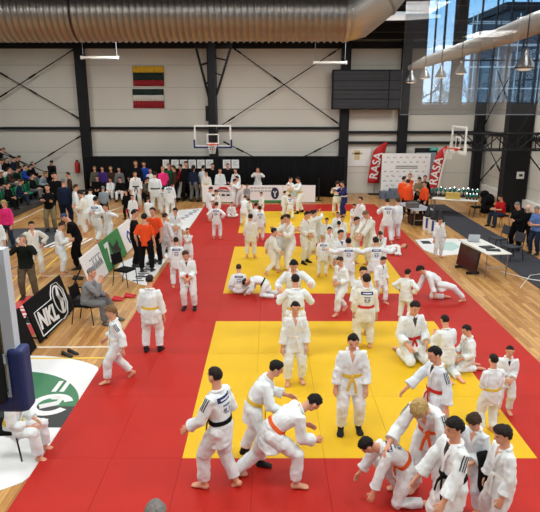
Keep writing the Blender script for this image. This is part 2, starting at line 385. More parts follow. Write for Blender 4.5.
d = decal('red floor sticker with white letters behind the black board', [(-6.55, 11.2), (-5.2, 11.2), (-5.2, 14.3), (-6.55, 14.3)], 'decal_red')
text('lettering', 'MVNIA', 0.95, basis((-5.85, 12.75, 0.006), (0, 1, 0), (-1, 0, 0)), 'white_print', d, 0.001, bold=0.02)
d = decal('dark grey floor sticker with slanted white stripes by the photographer', gp([(10, 229), (60, 227), (57, 247), (6, 249)]), 'decal_dark')
b = B()
for i in range(6):
    x = -6.9 - 0.22 * i; bar(b, (x, 19.6, 0.006), (x + 0.2, 21.0, 0.006), 0.1, 0.002)
obj('white_stripe_print', b, 'white_print', d)
d = decal('white rounded floor sticker under the two orange coaches', gp([(117, 268), (122, 262), (134, 257), (150, 254), (171, 253), (148, 286), (138, 284), (124, 278)]), 'decal_white')
b = B()
for i in range(7):
    y = 15.6 + 0.36 * i; box(b, (-3.95, y, 0.0042), (-3.62, y + 0.09 + 0.07 * (i % 2), 0.006)); box(b, (-3.85 - 0.05 * (i % 3), y + 0.2, 0.0042), (-3.72, y + 0.3, 0.006))
obj('black_lettering_print', b, 'black_print', d)
d = decal('white floor sticker with grey script beside the far red mats', gp([(180, 210), (204, 208), (186, 232), (163, 215)]), 'decal_white')
b = B()
for i in range(4): tube(b, [(-3.75 + 0.1 * i, 24.6 + 0.6 * i, 0.0055), (-3.95 + 0.1 * i, 24.9 + 0.6 * i, 0.0055), (-3.7 + 0.1 * i, 25.1 + 0.6 * i, 0.0055)], 0.04, 4)
obj('script_print', b, 'grey_print', d)
decal('small red floor sticker corner between white lines at far left', gp([(121, 213), (128, 207), (142, 207), (138, 213)]), 'decal_red')
d = decal('white and pale teal floor sticker beside the right edge of the red mats', gp([(415, 240), (432, 238), (458, 239), (468, 246), (462, 254), (440, 256), (424, 250)]), 'decal_white')
b = B(); slab(b, [(p[0], p[1]) for p in gp([(432, 243), (452, 242), (461, 247), (452, 251), (440, 250)])], 0.0042, 0.006); obj('teal_print', b, 'decal_teal', d)
b = B(); slab(b, [(p[0], p[1]) for p in gp([(420, 241), (429, 241), (432, 244), (423, 244)])], 0.0042, 0.006); obj('black_print', b, 'decal_black', d)
# big round floor emblem, lower left
CX, CY = -4.75, 8.35
def arcpoly(r0, a0, a1, n=40): return [(CX + r0 * math.cos(a0 + (a1 - a0) * i / n), CY + r0 * math.sin(a0 + (a1 - a0) * i / n)) for i in range(n + 1)]
def clip(poly, X=-3.26): return [(min(p[0], X), p[1]) for p in poly]
d = decal('big round white and green floor emblem lying beside the front mats', clip(arcpoly(2.25, 0, 2 * math.pi, 64)[:-1]), 'decal_white')
b = B(); slab(b, clip(arcpoly(1.55, 0, math.pi, 40)), 0.0042, 0.0055); obj('green_print', b, 'decal_green', d)
b = B(); slab(b, [(-6.25, 7.95), (-3.27, 7.95), (-3.27, 8.6), (-6.25, 8.6)], 0.0056, 0.0068); obj('black_print', b, 'decal_black', d)
b = B()
rx, ry = -3.70, 8.66
for i in range(26):
    a0 = math.radians(20 + i * 12); a1 = math.radians(20 + i * 12 + 12.5)
    q = [(rx + 0.36 * math.cos(a0), ry + 0.36 * math.sin(a0)), (rx + 0.36 * math.cos(a1), ry + 0.36 * math.sin(a1)), (rx + 0.22 * math.cos(a1), ry + 0.22 * math.sin(a1)), (rx + 0.22 * math.cos(a0), ry + 0.22 * math.sin(a0))]
    slab(b, q, 0.007, 0.0085)
tube(b, [(rx - 0.15, ry - 0.1, 0.008), (rx + 0.1, ry + 0.02, 0.008), (rx + 0.12, ry + 0.2, 0.008), (rx - 0.05, ry + 0.22, 0.008)], 0.05, 4)
for k in range(2): box(b, (-3.85 + 0.14 * k, 9.1, 0.007), (-3.77 + 0.14 * k, 9.5, 0.0085)); box(b, (-3.75 + 0.12 * k, 7.98, 0.007), (-3.68 + 0.12 * k, 8.2, 0.0085))
obj('white_logo_print', b, 'white_print', d)
b = B(); box(b, (-0.7, -7.2, 0), (0.7, 7.2, 0.012)); o = obj('runner_carpet', b, 'runner'); o.location = (8.1, 21.3, 0); tag(o, 'long dark grey runner carpet along the right side of the hall', 'carpet')

# ------------------------------------------------------------------ ducts, lamps, scoreboard, flags
# spiral air duct crossing under the roof, then turning back over the camera
DY, DZ, DR = 15.6, 7.12, 0.66
e = empty('air_duct', (0, DY, DZ - DR), 0, 'big round galvanised air duct crossing the whole hall under the roof', 'duct')
b = B(); pts, rad = [], []
x = -16.0
while x < 1.78:
    pts.append((x, 0, DR)); rad.append(DR)
    pts.append((x + 0.10, 0, DR)); rad.append(DR)
    pts.append((x + 0.108, 0, DR)); rad.append(DR + 0.036)
    pts.append((x + 0.14, 0, DR)); rad.append(DR + 0.036)
    x += 0.16
tube(b, pts, rad, 40, ref=(0, 0, 1)); obj('spiral_pipe', b, 'duct', e, True)
b = B(); x0 = pts[-1][0]
seg = [(x0 - 0.02, 0, DR), (x0 + 0.09, 0, DR)]
tube(b, seg, [DR + 0.02, DR + 0.02], 40, ref=(0, 0, 1))
obj('collar', b, 'duct_smooth', e, False)
b = B()
ep = [Vector((x0 + 0.06, 0, DR)), Vector((x0 + 0.16, 0, DR))]
for ang, L in ((38, 0.78), (50, 1.0), (58, 1.5)): ep.append(ep[-1] + Vector((math.cos(math.radians(ang)), 0, math.sin(math.radians(ang)))) * L)
tube(b, ep, DR + 0.015, 40, ref=(0, 1, 0)); o = obj('elbow', b, 'duct_smooth', e, True)
for p_ in (2, 3):
    b = B(); d_ = (ep[p_ + 1] - ep[p_ - 1]).normalized() * 0.03; tube(b, [ep[p_] - d_, ep[p_] + d_], DR + 0.035, 40, ref=(0, 1, 0)); obj('elbow_seam', b, 'duct', e, False)
for xx in (-13.2, -8.2, -4.9, -1.0, 1.4):
    b = B(); tube(b, [(xx, 0, DR * 2 - 0.02), (xx, 0, CZ - DZ + DR)], 0.012, 6)
    tube(b, [(xx, (DR + 0.02) * math.cos(t * math.pi / 12), DR + (DR + 0.02) * math.sin(t * math.pi / 12)) for t in range(25)], 0.014, 4, cap=False); obj('hanger', b, 'steel_dark', e)
def bar_lamp(u0, u1, v, Y, label):
    p = at((u0 + u1) / 2, v, Y); w = (u1 - u0) / FPX * (Y * math.cos(PITCH)) * 1.0
    e = empty('linear_lamp', p, 0, label, 'lamp', 'hanging linear lamps')
    b = B(); box(b, (-w / 2, -0.09, -0.05), (w / 2, 0.09, 0.05), bev=0.012); obj('housing', b, 'lamp_white', e)
    b = B(); box(b, (-w / 2 + 0.03, -0.07, -0.075), (w / 2 - 0.03, 0.07, -0.05)); obj('diffuser', b, 'grey_print', e)
    for s in (-1, 1):
        b = B(); box(b, (s * w / 2 - 0.03, -0.1, -0.08), (s * w / 2 + 0.03, 0.1, 0.07)); obj('end_cap', b, 'lamp_white', e)
    b = B(); 
    for s in (-0.46, 0.46): tube(b, [(s * w, 0, 0.05), (s * w, 0, CZ - p.z)], 0.012, 5)
    obj('suspension_wire', b, 'grey_print', e)
bar_lamp(82, 118, 57.5, 28, 'white linear lamp hanging beside the left dark wall column')
bar_lamp(314, 346, 62.5, 28, 'white linear lamp hanging beside the dark scoreboard')
e = empty('ceiling_strip_lamp', at(410, 16, 22), 0.05, 'bright white strip lamp under the dark roof beside the duct elbow', 'lamp')
b = B(); tube(b, [(-1.1, 0, 0), (0, 0, 0), (1.1, 0, 0)], [(0.16, 0.16), (0.14, 0.14), (0.05, 0.05)], 10); obj('tube', b, mm('strip_glow', (0.8, 0.9, 0.95), 0.4, emit=0.55), e, True)
b = B(); box(b, (-1.1, -0.05, 0.13), (1.0, 0.05, 0.2)); obj('mount', b, 'steel_dark', e)
p0 = at(331.5, 109.5, 31.36); p1 = at(403.5, 69.5, 31.36)
e = empty('scoreboard', ((p0.x + p1.x) / 2, 31.36, p0.z), 0, 'large dark unlit scoreboard hung high on the far wall', 'scoreboard')
w, h = (p1.x - p0.x) / 2, p1.z - p0.z
b = B(); box(b, (-w, 0, 0), (w, 0.3, h), bev=0.03); box(b, (-w * 0.8, 0.25, 0.3), (w * 0.8, 0.4, 0.5)); box(b, (-w * 0.8, 0.25, h - 0.5), (w * 0.8, 0.4, h - 0.3)); obj('case', b, 'black_paint', e)
b = B(); xs = [-w + 0.06, w * 0.62, w - 0.06]
for a, c in zip(xs, xs[1:]):
    for k in range(4): box(b, (a + 0.03, -0.03, 0.06 + (h - 0.1) * k / 4), (c - 0.03, 0.01, 0.02 + (h - 0.1) * (k + 1) / 4))
obj('display_panel', b, mm('score_grey', sr(40, 41, 46), 0.6, var=0.12, vscale=2), e)
b = B()
for k in range(9): box(b, (-w + 0.1, -0.04, 0.16 + k * (h - 0.2) / 9), (w * 0.6, -0.031, 0.175 + k * (h - 0.2) / 9))
obj('fine_rule', b, 'steel_dark', e)
def wall_flag(v0, v1, label, cols, u0=133.5, u1=163.5):
    a = at(u0, v1, WY - 0.06); c = at(u1, v0, WY - 0.06)
    e = empty('wall_flag', (a.x, WY - 0.05, a.z), 0, label, 'flag', 'cloth flags on the far wall'); h = (c.z - a.z); w = c.x - a.x; z = 0; tot = sum(x[1] for x in cols)
    for m, s in cols[::-1]:
        hh = h * s / tot; b = B(); n = 12
        for i in range(n):
            x0, x1 = w * i / n, w * (i + 1) / n; f = lambda x: -0.02 - 0.012 * math.sin(x * 9)
            vs = [b.verts.new(q) for q in ((x0, f(x0), z), (x1, f(x1), z), (x1, f(x1), z + hh), (x0, f(x0), z + hh))]; b.faces.new(vs)
        o = obj('stripe_' + m.split('_')[1], b, m, e, True); mo = o.modifiers.new('thick', 'SOLIDIFY'); mo.thickness = 0.008; z += hh
wall_flag(66, 86, 'yellow, dark green and red striped flag high on the wall', [('flag_yellow', 6.5), ('flag_green', 7.5), ('flag_red', 6)])
wall_flag(89, 108, 'dark green, white and red flag below the yellow striped flag', [('flag_green', 6), ('flag_white', 6), ('flag_red', 7)])
e = empty('wall_poster', at(357, 158, WY - 0.03), 0, 'faded white poster with pale yellow print beside the black curtain', 'poster')
b = B(); box(b, (-0.85, -0.01, -0.45), (0.75, 0.02, 0.5)); obj('sheet', b, 'white_print', e)
b = B(); box(b, (-0.15, -0.016, -0.1), (0.15, -0.011, 0.42)); box(b, (-0.3, -0.016, 0.2), (0.3, -0.011, 0.3)); obj('print', b, mm('pale_ochre', sr(214, 190, 140), 0.7), e)

# ------------------------------------------------------------------ black curtain with paper sheets, banners behind the mats
CYV = 30.9
a = at(84, 155, CYV); c = at(345, 157, CYV)
b = B(); n = 160
for i in range(n):
    x0 = a.x + (c.x - a.x) * i / n; x1 = a.x + (c.x - a.x) * (i + 1) / n; f = lambda x: CYV + 0.04 * math.sin(x * 5.1) + 0.02 * math.sin(x * 13)
    b.faces.new([b.verts.new(q) for q in ((x0, f(x0), 0.01), (x1, f(x1), 0.01), (x1, f(x1), c.z), (x0, f(x0), c.z))])
o = obj('black_curtain', b, 'black_matt', None, True); mo = o.modifiers.new('thick', 'SOLIDIFY'); mo.thickness = 0.02
tag(o, 'long black curtain hanging across the far end of the hall', 'curtain')
b = B(); tube(b, [(a.x, CYV + 0.01, c.z + 0.02), (c.x, CYV + 0.01, c.z + 0.02)], 0.03, 8)
for i in range(6): x = a.x + (c.x - a.x) * i / 5; tube(b, [(x, CYV + 0.09, 0), (x, CYV + 0.09, c.z)], 0.025, 6)
obj('curtain_rail', b, 'steel_dark', o)
for i in range(9):
    if i == 6: continue
    p = at(166.5 + i * 8.6, 164.2, CYV - 0.055); b = B(); box(b, (-0.2, -0.004, -0.22), (0.2, 0.004, 0.24)); o = obj('paper_sheet', b, 'white_print'); o.location = p
    b = B(); 
    for k in range(5): box(b, (-0.14, -0.007, 0.15 - k * 0.06), (0.14 - 0.05 * (k % 3), -0.0045, 0.17 - k * 0.06))
    obj('print', b, 'grey_print', o)
    tag(o, 'white paper sheet pinned on the black curtain, %s sheet from the left' % ORD[i if i < 6 else i - 1], 'paper', 'paper sheets on the black curtain')
b = B(); p = at(319, 180, 29.6); tube(b, [(p.x, 29.6, 0), (p.x, 29.6, 1.2)], 0.05, 8); tube(b, [(p.x - 0.15, 29.6, 0.02), (p.x + 0.15, 29.6, 0.02)], 0.03, 6); o = obj('barrier_post', b, 'black_paint'); tag(o, 'dark upright post beside the right end of the white banner', 'post')
# low advertising boards behind the mats
def low_board(u0, u1, label, m='white_print'):
    Yb = 29.0; p = gnd(u0, 203.5); q = gnd(u1, 203.5); h = at(260, 185.3, Yb).z
    e = empty('advertising_board', ((p.x + q.x) / 2, Yb, 0), 0, label, 'advertising board', 'low white boards behind the mats'); w = (q.x - p.x) / 2 - 0.005
    b = B(); box(b, (-w, 0, 0.03), (w, 0.04, h), bev=0.008); obj('panel', b, m, e)
    for s in (-1, 1):
        b = B(); box(b, (s * w * 0.8 - 0.03, -0.1, 0), (s * w * 0.8 + 0.03, 0.3, 0.03)); obj('foot', b, 'steel_dark', e)
    return e, w, h
e, w, h = low_board(202, 241, 'low white board with a red and black swoosh emblem behind the mats')
b = B(); tube(b, [(-0.25, -0.012, h * 0.68), (-0.05, -0.012, h * 0.86), (0.25, -0.012, h * 0.84), (0.42, -0.012, h * 0.68)], [0.01, 0.055, 0.06, 0.01], 6); obj('red_swoosh', b, 'red_print', e)
b = B(); tube(b, [(-0.35, -0.012, h * 0.62), (0, -0.012, h * 0.7), (0.4, -0.012, h * 0.63)], [0.01, 0.03, 0.01], 6)
for k in range(6): box(b, (-0.75 + 0.25 * k, -0.012, h * 0.4), (-0.58 + 0.25 * k, -0.002, h * 0.5))
obj('dark_print', b, 'black_print', e)
e, w, h = low_board(241, 283, 'low white board with grey text and a dark round emblem')
b = B()
for k in range(2):
    for i in range(7): box(b, (-w * 0.55 + i * 0.18, -0.012, h * (0.82 - 0.17 * k)), (-w * 0.55 + i * 0.18 + 0.14, -0.002, h * (0.88 - 0.17 * k)))
obj('grey_text', b, 'grey_print', e)
b = B(); m = basis((w * 0.62, -0.006, h * 0.55), (1, 0, 0), (0, 0, 1)); tube(b, [m @ Vector((0, 0, 0)), m @ Vector((0, 0, 0.012))], [(0.2, 0.3)] * 2, 24, ref=(1, 0, 0)); obj('round_emblem', b, mm('emblem_navy', sr(30, 34, 64), 0.6), e)
b = B(); tube(b, [(w * 0.62 - 0.08, -0.022, h * 0.68), (w * 0.62, -0.022, h * 0.5), (w * 0.62 + 0.08, -0.022, h * 0.68)], 0.03, 6); tube(b, [(w * 0.62, -0.022, h * 0.52), (w * 0.62, -0.022, h * 0.35)], 0.03, 6); obj('emblem_mark', b, 'white_print', e)
b = B(); box(b, (-w, -0.012, 0.04), (w, -0.001, 0.14)); obj('green_strip', b, 'green_print', e)
e, w, h = low_board(283, 315.5, 'low plain white board at the right end of the row')
b = B(); box(b, (-w * 0.75, -0.012, h * 0.35), (-w * 0.1, -0.001, h * 0.75)); obj('grey_print_block', b, 'decal_teal', e)

# ------------------------------------------------------------------ sponsor wall, feather flags, podium
e = empty('sponsor_wall', (0, 31.2, 0), 0, 'white sponsor wall covered in small logos behind the orange group', 'backdrop board')
a = at(380.5, 193, 31.2); c = at(431, 153.5, 31.2)
b = B(); box(b, (a.x, 0, 0.02), (c.x, 0.12, c.z), bev=0.01); obj('panel', b, 'white_print', e)
b = B(); random.seed(3)
for r in range(8):
    for k in range(7):
        x = a.x + 0.2 + k * (c.x - a.x - 0.35) / 6.6 + (0.13 if r % 2 else 0); z = 0.3 + r * 0.255
        if 5 <= r <= 5 or x > c.x - 0.15: continue
        for s in range(2): box(b, (x - 0.07 + 0.08 * s, -0.006, z), (x - 0.02 + 0.08 * s, -0.001, z + 0.05 + 0.03 * random.random()))
obj('logo_print', b, mm('logo_grey', sr(150, 152, 164), 0.7), e)
b = B()
for r in range(2): box(b, (a.x + 0.75, -0.006, 1.62 - 0.1 * r), (a.x + 1.95, -0.001, 1.66 - 0.1 * r))
obj('headline_print', b, 'stripe_dark', e)
b = B()
for k in range(6): z = 0.5 + 0.51 * (k % 3); x = a.x + 0.55 + 0.9 * (k // 2 % 3); box(b, (x, -0.006, z + 0.1), (x + 0.05, -0.001, z + 0.15))
obj('red_logo_print', b, 'red_print', e)
def feather(u0, u1, v_bot, ut0, ut1, v_top, v_foot, label, rail_m):
    pf = gnd((u0 + u1) / 2 + 1, v_foot); Y = pf.y
    bl, br, tl, tr = at(u0, v_bot, Y), at(u1, v_bot, Y), at(ut0, v_top, Y), at(ut1, v_top, Y)
    e = empty('feather_flag', (bl.x, Y, 0), 0, label, 'feather flag', 'tall red feather flags')
    n = 14; b = B(); L, Rr = [], []
    for i in range(n + 1):
        t = i / n; l = bl.lerp(tl, t); r = br.lerp(tr, t); bow = 0.12 * math.sin(t * math.pi) * -1
        if t > 0.75: k = (t - 0.75) / 0.25; l = l.lerp(r, 0.75 * k * k)
        y = 0.02 * math.sin(t * 6)
        L.append(Vector((l.x - bl.x + bow * 0.5, y, l.z))); Rr.append(Vector((r.x - bl.x + bow * 0.3, y, r.z)))
    for i in range(n): b.faces.new([b.verts.new(q) for q in (L[i], Rr[i], Rr[i + 1], L[i + 1])])
    bmesh.ops.remove_doubles(b, verts=b.verts, dist=1e-5)
    o = obj('banner', b, 'banner_red', e, True); mo = o.modifiers.new('thick', 'SOLIDIFY'); mo.thickness = 0.01; mo.offset = 0
    mid = (L[5] + Rr[5]) / 2; ax = (L[9] + Rr[9]) / 2 - (L[3] + Rr[3]) / 2; mid = (L[6] + Rr[6]) / 2
    ax.normalize(); yv = Vector((0, -1, 0)).cross(ax)
    text('lettering', 'RASA', 0.62, basis(mid + Vector((0, -0.03, 0)), ax, yv, Vector((0, -1, 0))), 'white_print', e, 0.003, bold=0.012)
    b = B(); tube(b, [Vector((Rr[0].x - 0.25, 0.03, 0)), Vector((Rr[0].x - 0.25, 0.03, Rr[0].z))] if rail_m == 'steel' else [Vector((Rr[0].x + 0.03, 0.03, 0)), Rr[0] + Vector((0.03, 0.03, 0))] + [q + Vector((0.04, 0.02, 0)) for q in Rr[2::2]], 0.022 if rail_m == 'steel' else 0.06, 6); obj('pole', b, rail_m, e)
    b = B(); box(b, (Rr[0].x - 0.55, -0.2, 0), (Rr[0].x + 0.1, 0.25, 0.04)); obj('foot_plate', b, 'steel_dark', e)
feather(367.5, 379, 183, 376, 387.5, 142.5, 194.5, 'red feather flag reading RASA by the left edge of sponsor wall', 'steel')
feather(428, 437, 190, 438.5, 447.5, 146, 198, 'red feather flag reading RASA by the right edge of sponsor wall', 'lamp_white')
e = empty('winners_podium', (6.65, 30.5, 0), 0, 'grey numbered winners podium in front of the sponsor wall', 'podium')
for i, (x0, x1, h, s) in enumerate(((-0.75, -0.25, 0.38, '3'), (-0.25, 0.25, 0.52, '1'), (0.25, 0.75, 0.44, '2'))):
    b = B(); box(b, (x0 + 0.004, -0.25, 0), (x1 - 0.004, 0.25, h), bev=0.012); st = obj('step', b, 'podium_grey', e)
    text('numeral', s, 0.3, basis(((x0 + x1) / 2, -0.256, h * 0.5), (1, 0, 0), (0, 0, 1)), 'black_print', st, 0.002)
# right wall: small white meter box, fire extinguisher on the far left
e = empty('meter_box', (11.2, 26.25, 3.0 - 1.25), 0, 'small white switch box mounted on the big dark column', 'switch box')
b = B(); box(b, (0.1, -0.09, -0.16), (0.42, 0, 0.16), bev=0.015); obj('case', b, 'white_paint', e)
b = B(); box(b, (0.18, -0.1, -0.05), (0.34, -0.088, 0.06)); obj('dial', b, 'black_print', e)
p = at(77, 166, WY - 0.14); e = empty('fire_extinguisher', p, 0, 'red fire extinguisher hung on the far wall left of the curtain', 'fire extinguisher')
b = B(); tube(b, [(0, 0, -0.38), (0, 0, -0.34), (0, 0, 0.14), (0, 0, 0.22), (0, 0, 0.28)], [0.1, 0.12, 0.12, 0.08, 0.03], 14); obj('cylinder', b, 'banner_red', e, True)
b = B(); box(b, (-0.03, -0.06, 0.27), (0.1, 0.02, 0.33)); obj('valve', b, 'black_print', e)
b = B(); tube(b, [(0.06, -0.03, 0.3), (0.16, -0.04, 0.1), (0.13, -0.05, -0.25)], 0.018, 6); obj('hose', b, 'black_print', e)
# ------------------------------------------------------------------ basketball hoops
def hoop_parts(e, pad='blue_pad', glass='glass', inner=True):
    """backboard in local X (width) / Z (height), front toward -Y; board bottom at z = 0"""
    b = B(); 
    for lo, hi in (((-0.9, -0.03, 0), (0.9, 0.03, 0.07)), ((-0.9, -0.03, 0.98), (0.9, 0.03, 1.05)), ((-0.9, -0.03, 0.07), (-0.83, 0.03, 0.98)), ((0.83, -0.03, 0.07), (0.9, 0.03, 0.98))): box(b, lo, hi)
    obj('board_frame', b, 'white_paint', e)
    b = B(); box(b, (-0.83, -0.008, 0.07), (0.83, 0.008, 0.98)); obj('board_glass', b, glass, e)
    b = B()
    for lo, hi in (((-0.3, -0.02, 0.15), (0.3, -0.009, 0.2)), ((-0.3, -0.02, 0.58), (0.3, -0.009, 0.63)), ((-0.3, -0.02, 0.2), (-0.25, -0.009, 0.58)), ((0.25, -0.02, 0.2), (0.3, -0.009, 0.58))): box(b, lo, hi)
    obj('target_square', b, 'white_print', e)
    b = B(); box(b, (-0.93, -0.06, -0.06), (0.93, 0.06, 0.03), bev=0.02)
    for s in (-1, 1): box(b, (s * 0.9 - 0.045, -0.06, -0.03), (s * 0.9 + 0.045, 0.06, 0.36), bev=0.02)
    obj('edge_padding', b, pad, e)
    b = B(); pts = [(0.23 * math.cos(k * math.pi / 12), -0.38 + 0.23 * math.sin(k * math.pi / 12), 0.15) for k in range(25)]
    tube(b, pts, 0.016, 6, cap=False); box(b, (-0.1, -0.16, 0.06), (0.1, -0.02, 0.17), bev=0.01); obj('rim', b, 'rim_orange', e)
    b = B()
    for k in range(12):
        a0 = k * math.pi / 6
        for d in (1, -1):
            tube(b, [(0.225 * math.cos(a0), -0.38 + 0.225 * math.sin(a0), 0.14), (0.17 * math.cos(a0 + d * 0.26), -0.38 + 0.17 * math.sin(a0 + d * 0.26), -0.08), (0.13 * math.cos(a0 + d * 0.52), -0.38 + 0.13 * math.sin(a0 + d * 0.52), -0.3)], 0.006, 4)
    obj('net', b, 'net_white', e)
# far hoop, hung from the roof on a tapering frame
Yh = 28.4; p = at(213, 147, Yh)
e = empty('basketball_hoop', (p.x, Yh, p.z), 0, 'basketball hoop hung from the roof at the far end of the hall', 'basketball hoop'); hoop_parts(e)
b = B(); zt = 8.0 - p.z
q = lambda u, v: at(u, v, Yh) - Vector((p.x, Yh, p.z)) + Vector((0, 0.25, 0))
l0, l1, r0, r1 = q(193, 40), q(210.5, 108), q(232, 40), q(215.5, 95)
for y in (0, 0.5):
    o_ = Vector((0, y, 0)); tube(b, [l0 + o_, l1 + o_], 0.035, 6); tube(b, [r0 + o_, r1 + o_], 0.035, 6)
    for t in (0.05, 0.35, 0.63, 0.9): tube(b, [l0.lerp(l1, t) + o_, (0, 0.25 + y, l0.lerp(l1, t).z + 0.15)], 0.03, 6); tube(b, [r0.lerp(r1, t) + o_, (0, 0.25 + y, r0.lerp(r1, t).z + 0.15)], 0.03, 6)
    tube(b, [l0 + o_ + Vector((-0.1, 0, 0)), r0 + o_ + Vector((0.1, 0, 0))], 0.05, 6); tube(b, [q(193, 46) + o_, q(232, 46) + o_], 0.03, 6)
    tube(b, [q(196, 40) + o_, q(208, 46) + o_, q(220, 40) + o_, q(230, 46) + o_], 0.03, 6)
obj('hanging_frame', b, 'black_paint', e)
b = B(); box(b, (-0.16, 0.12, 0.1), (0.16, 0.75, 8.27 - p.z)); obj('mast', b, 'black_paint', e)
b = B(); box(b, (-0.2, 0.02, 0.3), (0.2, 0.35, 0.75)); obj('bracket', b, 'black_paint', e)
b = B(); box(b, (-0.34, 0.2, q(209, 118).z - 0.15), (-0.1, 0.5, q(209, 108).z + 0.1)); obj('winch_box', b, 'black_paint', e)
# side hoop on a lattice arm from the right wall
e = empty('basketball_hoop', (7.75, 23.9, 2.98), -math.pi / 2, 'basketball hoop on a dark lattice arm from the right wall', 'basketball hoop'); hoop_parts(e, 'lamp_white')
b = B()
for yy in (-0.45, 0.45):
    for z in (0.1, 0.75): tube(b, [(yy, 0.1, z), (yy, 4.1, z)], 0.035, 6)
    for k in range(6):
        y0 = 0.1 + k * 0.72; tube(b, [(yy, y0, 0.1), (yy, y0, 0.75)], 0.028, 6); tube(b, [(yy, y0, 0.1 if k % 2 else 0.75), (yy, y0 + 0.72, 0.75 if k % 2 else 0.1)], 0.025, 6)
for z in (0.1, 0.75):
    for k in range(5): tube(b, [(-0.45, 0.1 + k, z), (0.45, 0.1 + k, z)], 0.025, 6)
tube(b, [(-0.45, 2.6, 0.75), (-0.45, 4.1, 3.6)], 0.02, 5); tube(b, [(0.45, 2.6, 0.1), (0.45, 4.1, -1.6)], 0.03, 5)
obj('lattice_arm', b, 'black_paint', e)
# near hoop: we look along the back of its board, close at the left
xe = at(19, 320, 3.5).x
e = empty('basketball_hoop', (xe - 0.93, 3.5, 2.97), math.pi, 'near basketball backboard seen from behind with blue edge padding', 'basketball hoop')
b = B()
for lo, hi in (((-0.9, -0.04, 0), (0.9, 0.04, 0.05)), ((-0.9, -0.04, 1.0), (0.9, 0.04, 1.05)), ((-0.9, -0.04, 0.05), (-0.826, 0.04, 1.0)), ((0.826, -0.04, 0.05), (0.9, 0.04, 1.0))): box(b, lo, hi)
for z in (0.28, 0.72): box(b, (-0.84, 0.035, z), (-0.76, 0.06, z + 0.06))
obj('board_frame', b, 'alu', e)
b = B(); box(b, (-0.8, -0.01, 0.05), (0.8, 0.01, 1.0)); obj('board_glass', b, mm('tinted_glass', sr(24, 30, 34), 0.15), e)
b = B(); box(b, (-0.93, -0.06, -0.08), (0.93, 0.06, 0.03), bev=0.025)
for s in (-1, 1): box(b, (s * 0.9 - 0.055, -0.07, -0.07), (s * 0.9 + 0.055, 0.07, 0.38), bev=0.025)
obj('edge_padding', b, 'blue_pad', e)
b = B()
for x in (-0.788, -0.5, 0.0, 0.4): box(b, (x - 0.035, 0.06, 0.03), (x + 0.035, 0.14, 1.0))
for z in (0.3, 0.72): box(b, (-0.76, 0.1, z), (0.6, 0.17, z + 0.05))
obj('rear_brace', b, 'black_paint', e)
b = B(); pts = [(0.23 * math.cos(k * math.pi / 12), -0.38 + 0.23 * math.sin(k * math.pi / 12), 0.15) for k in range(25)]
tube(b, pts, 0.016, 6, cap=False); box(b, (-0.1, -0.16, 0.06), (0.1, -0.02, 0.17)); obj('rim', b, 'rim_orange', e)
b = B(); tube(b, [(0.25, 0.17, 0.5), (0.25, 1.2, -0.3), (0.25, 2.2, -2.9)], 0.09, 8); tube(b, [(0.25, 0.17, 0.8), (0.25, 1.5, 0.2), (0.25, 2.8, -2.9)], 0.07, 8); obj('stand_arm', b, 'black_paint', e)
b = B(); box(b, (-0.2, 1.4, -2.93), (0.8, 3.0, -2.7), bev=0.03); obj('stand_base', b, 'black_paint', e)

# ------------------------------------------------------------------ advertising boards down the left side
def side_board(y0, y1, label, m, x=-4.82, h=0.92, lean=0.28):
    e = empty('advertising_board', (x, (y0 + y1) / 2, 0), 0, label, 'advertising board', 'leaning boards along the left of the mats')
    L = (y1 - y0) / 2 - 0.01; t = math.atan2(lean, h)
    mt = basis((0, 0, 0.03), (0, 1, 0), (-math.sin(t), 0, math.cos(t)))
    b = B(); box(b, (-L, 0, -0.045), (L, h, 0.0), mt, bev=0.008); obj('panel', b, m, e)
    for s in (-0.7, 0.7):
        b = B(); bar(b, mt @ Vector((s * L, h * 0.8, -0.06)), (-0.62, s * L, 0.02), 0.035); bar(b, (-0.62, s * L, 0.015), (0.0, s * L, 0.015), 0.035, 0.03); obj('prop_leg', b, 'steel_dark', e)
    return e, mt, L, h
e, mt, L, h = side_board(11.15, 13.25, 'black leaning board with white NKL lettering and ball player logo', 'black_matt')
text('lettering', 'NKL', 0.5, mt @ Matrix.Translation((-0.32, 0.33, 0.006)) @ Matrix.Rotation(math.radians(-6), 4, 'Z'), 'white_print', e, 0.003, shear=0.15, bold=0.022)
b = B(); fr = [(-0.86, 0.08), (0.2, 0.05), (0.34, 0.02), (0.62, 0.06), (0.82, 0.28), (0.84, 0.6), (0.66, 0.84), (0.36, 0.86), (0.16, 0.7), (0.1, 0.6), (-0.84, 0.62), (-0.86, 0.08)]
tube(b, [mt @ Vector((p[0], p[1], 0.005)) for p in fr], [(0.022, 0.006)] * len(fr), 6); obj('outline_print', b, 'white_print', e)
b = B()
for k in range(24):
    a0, a1 = k * math.pi / 12, (k + 1) * math.pi / 12
    bar(b, mt @ Vector((0.5 + 0.27 * math.cos(a0), 0.46 + 0.33 * math.sin(a0), 0.005)), mt @ Vector((0.5 + 0.27 * math.cos(a1), 0.46 + 0.33 * math.sin(a1), 0.005)), 0.04, 0.008, up=(1, 0, 0.3))
pl = [(0.42, 0.16), (0.5, 0.42), (0.44, 0.58), (0.56, 0.76)]
tube(b, [mt @ Vector((p[0], p[1], 0.005)) for p in pl], [(0.05, 0.006), (0.08, 0.006), (0.07, 0.006), (0.03, 0.006)], 6); tube(b, [mt @ Vector((0.5, 0.5, 0.005)), mt @ Vector((0.66, 0.4, 0.005))], 0.03, 6)
obj('player_print', b, 'white_print', e)
side_board(8.9, 10.95, 'black leaning board half hidden behind the near backboard', 'black_matt')
e, mt, L, h = side_board(14.75, 16.4, 'white leaning board with a blue emblem and grey script', 'white_print')
b = B(); 
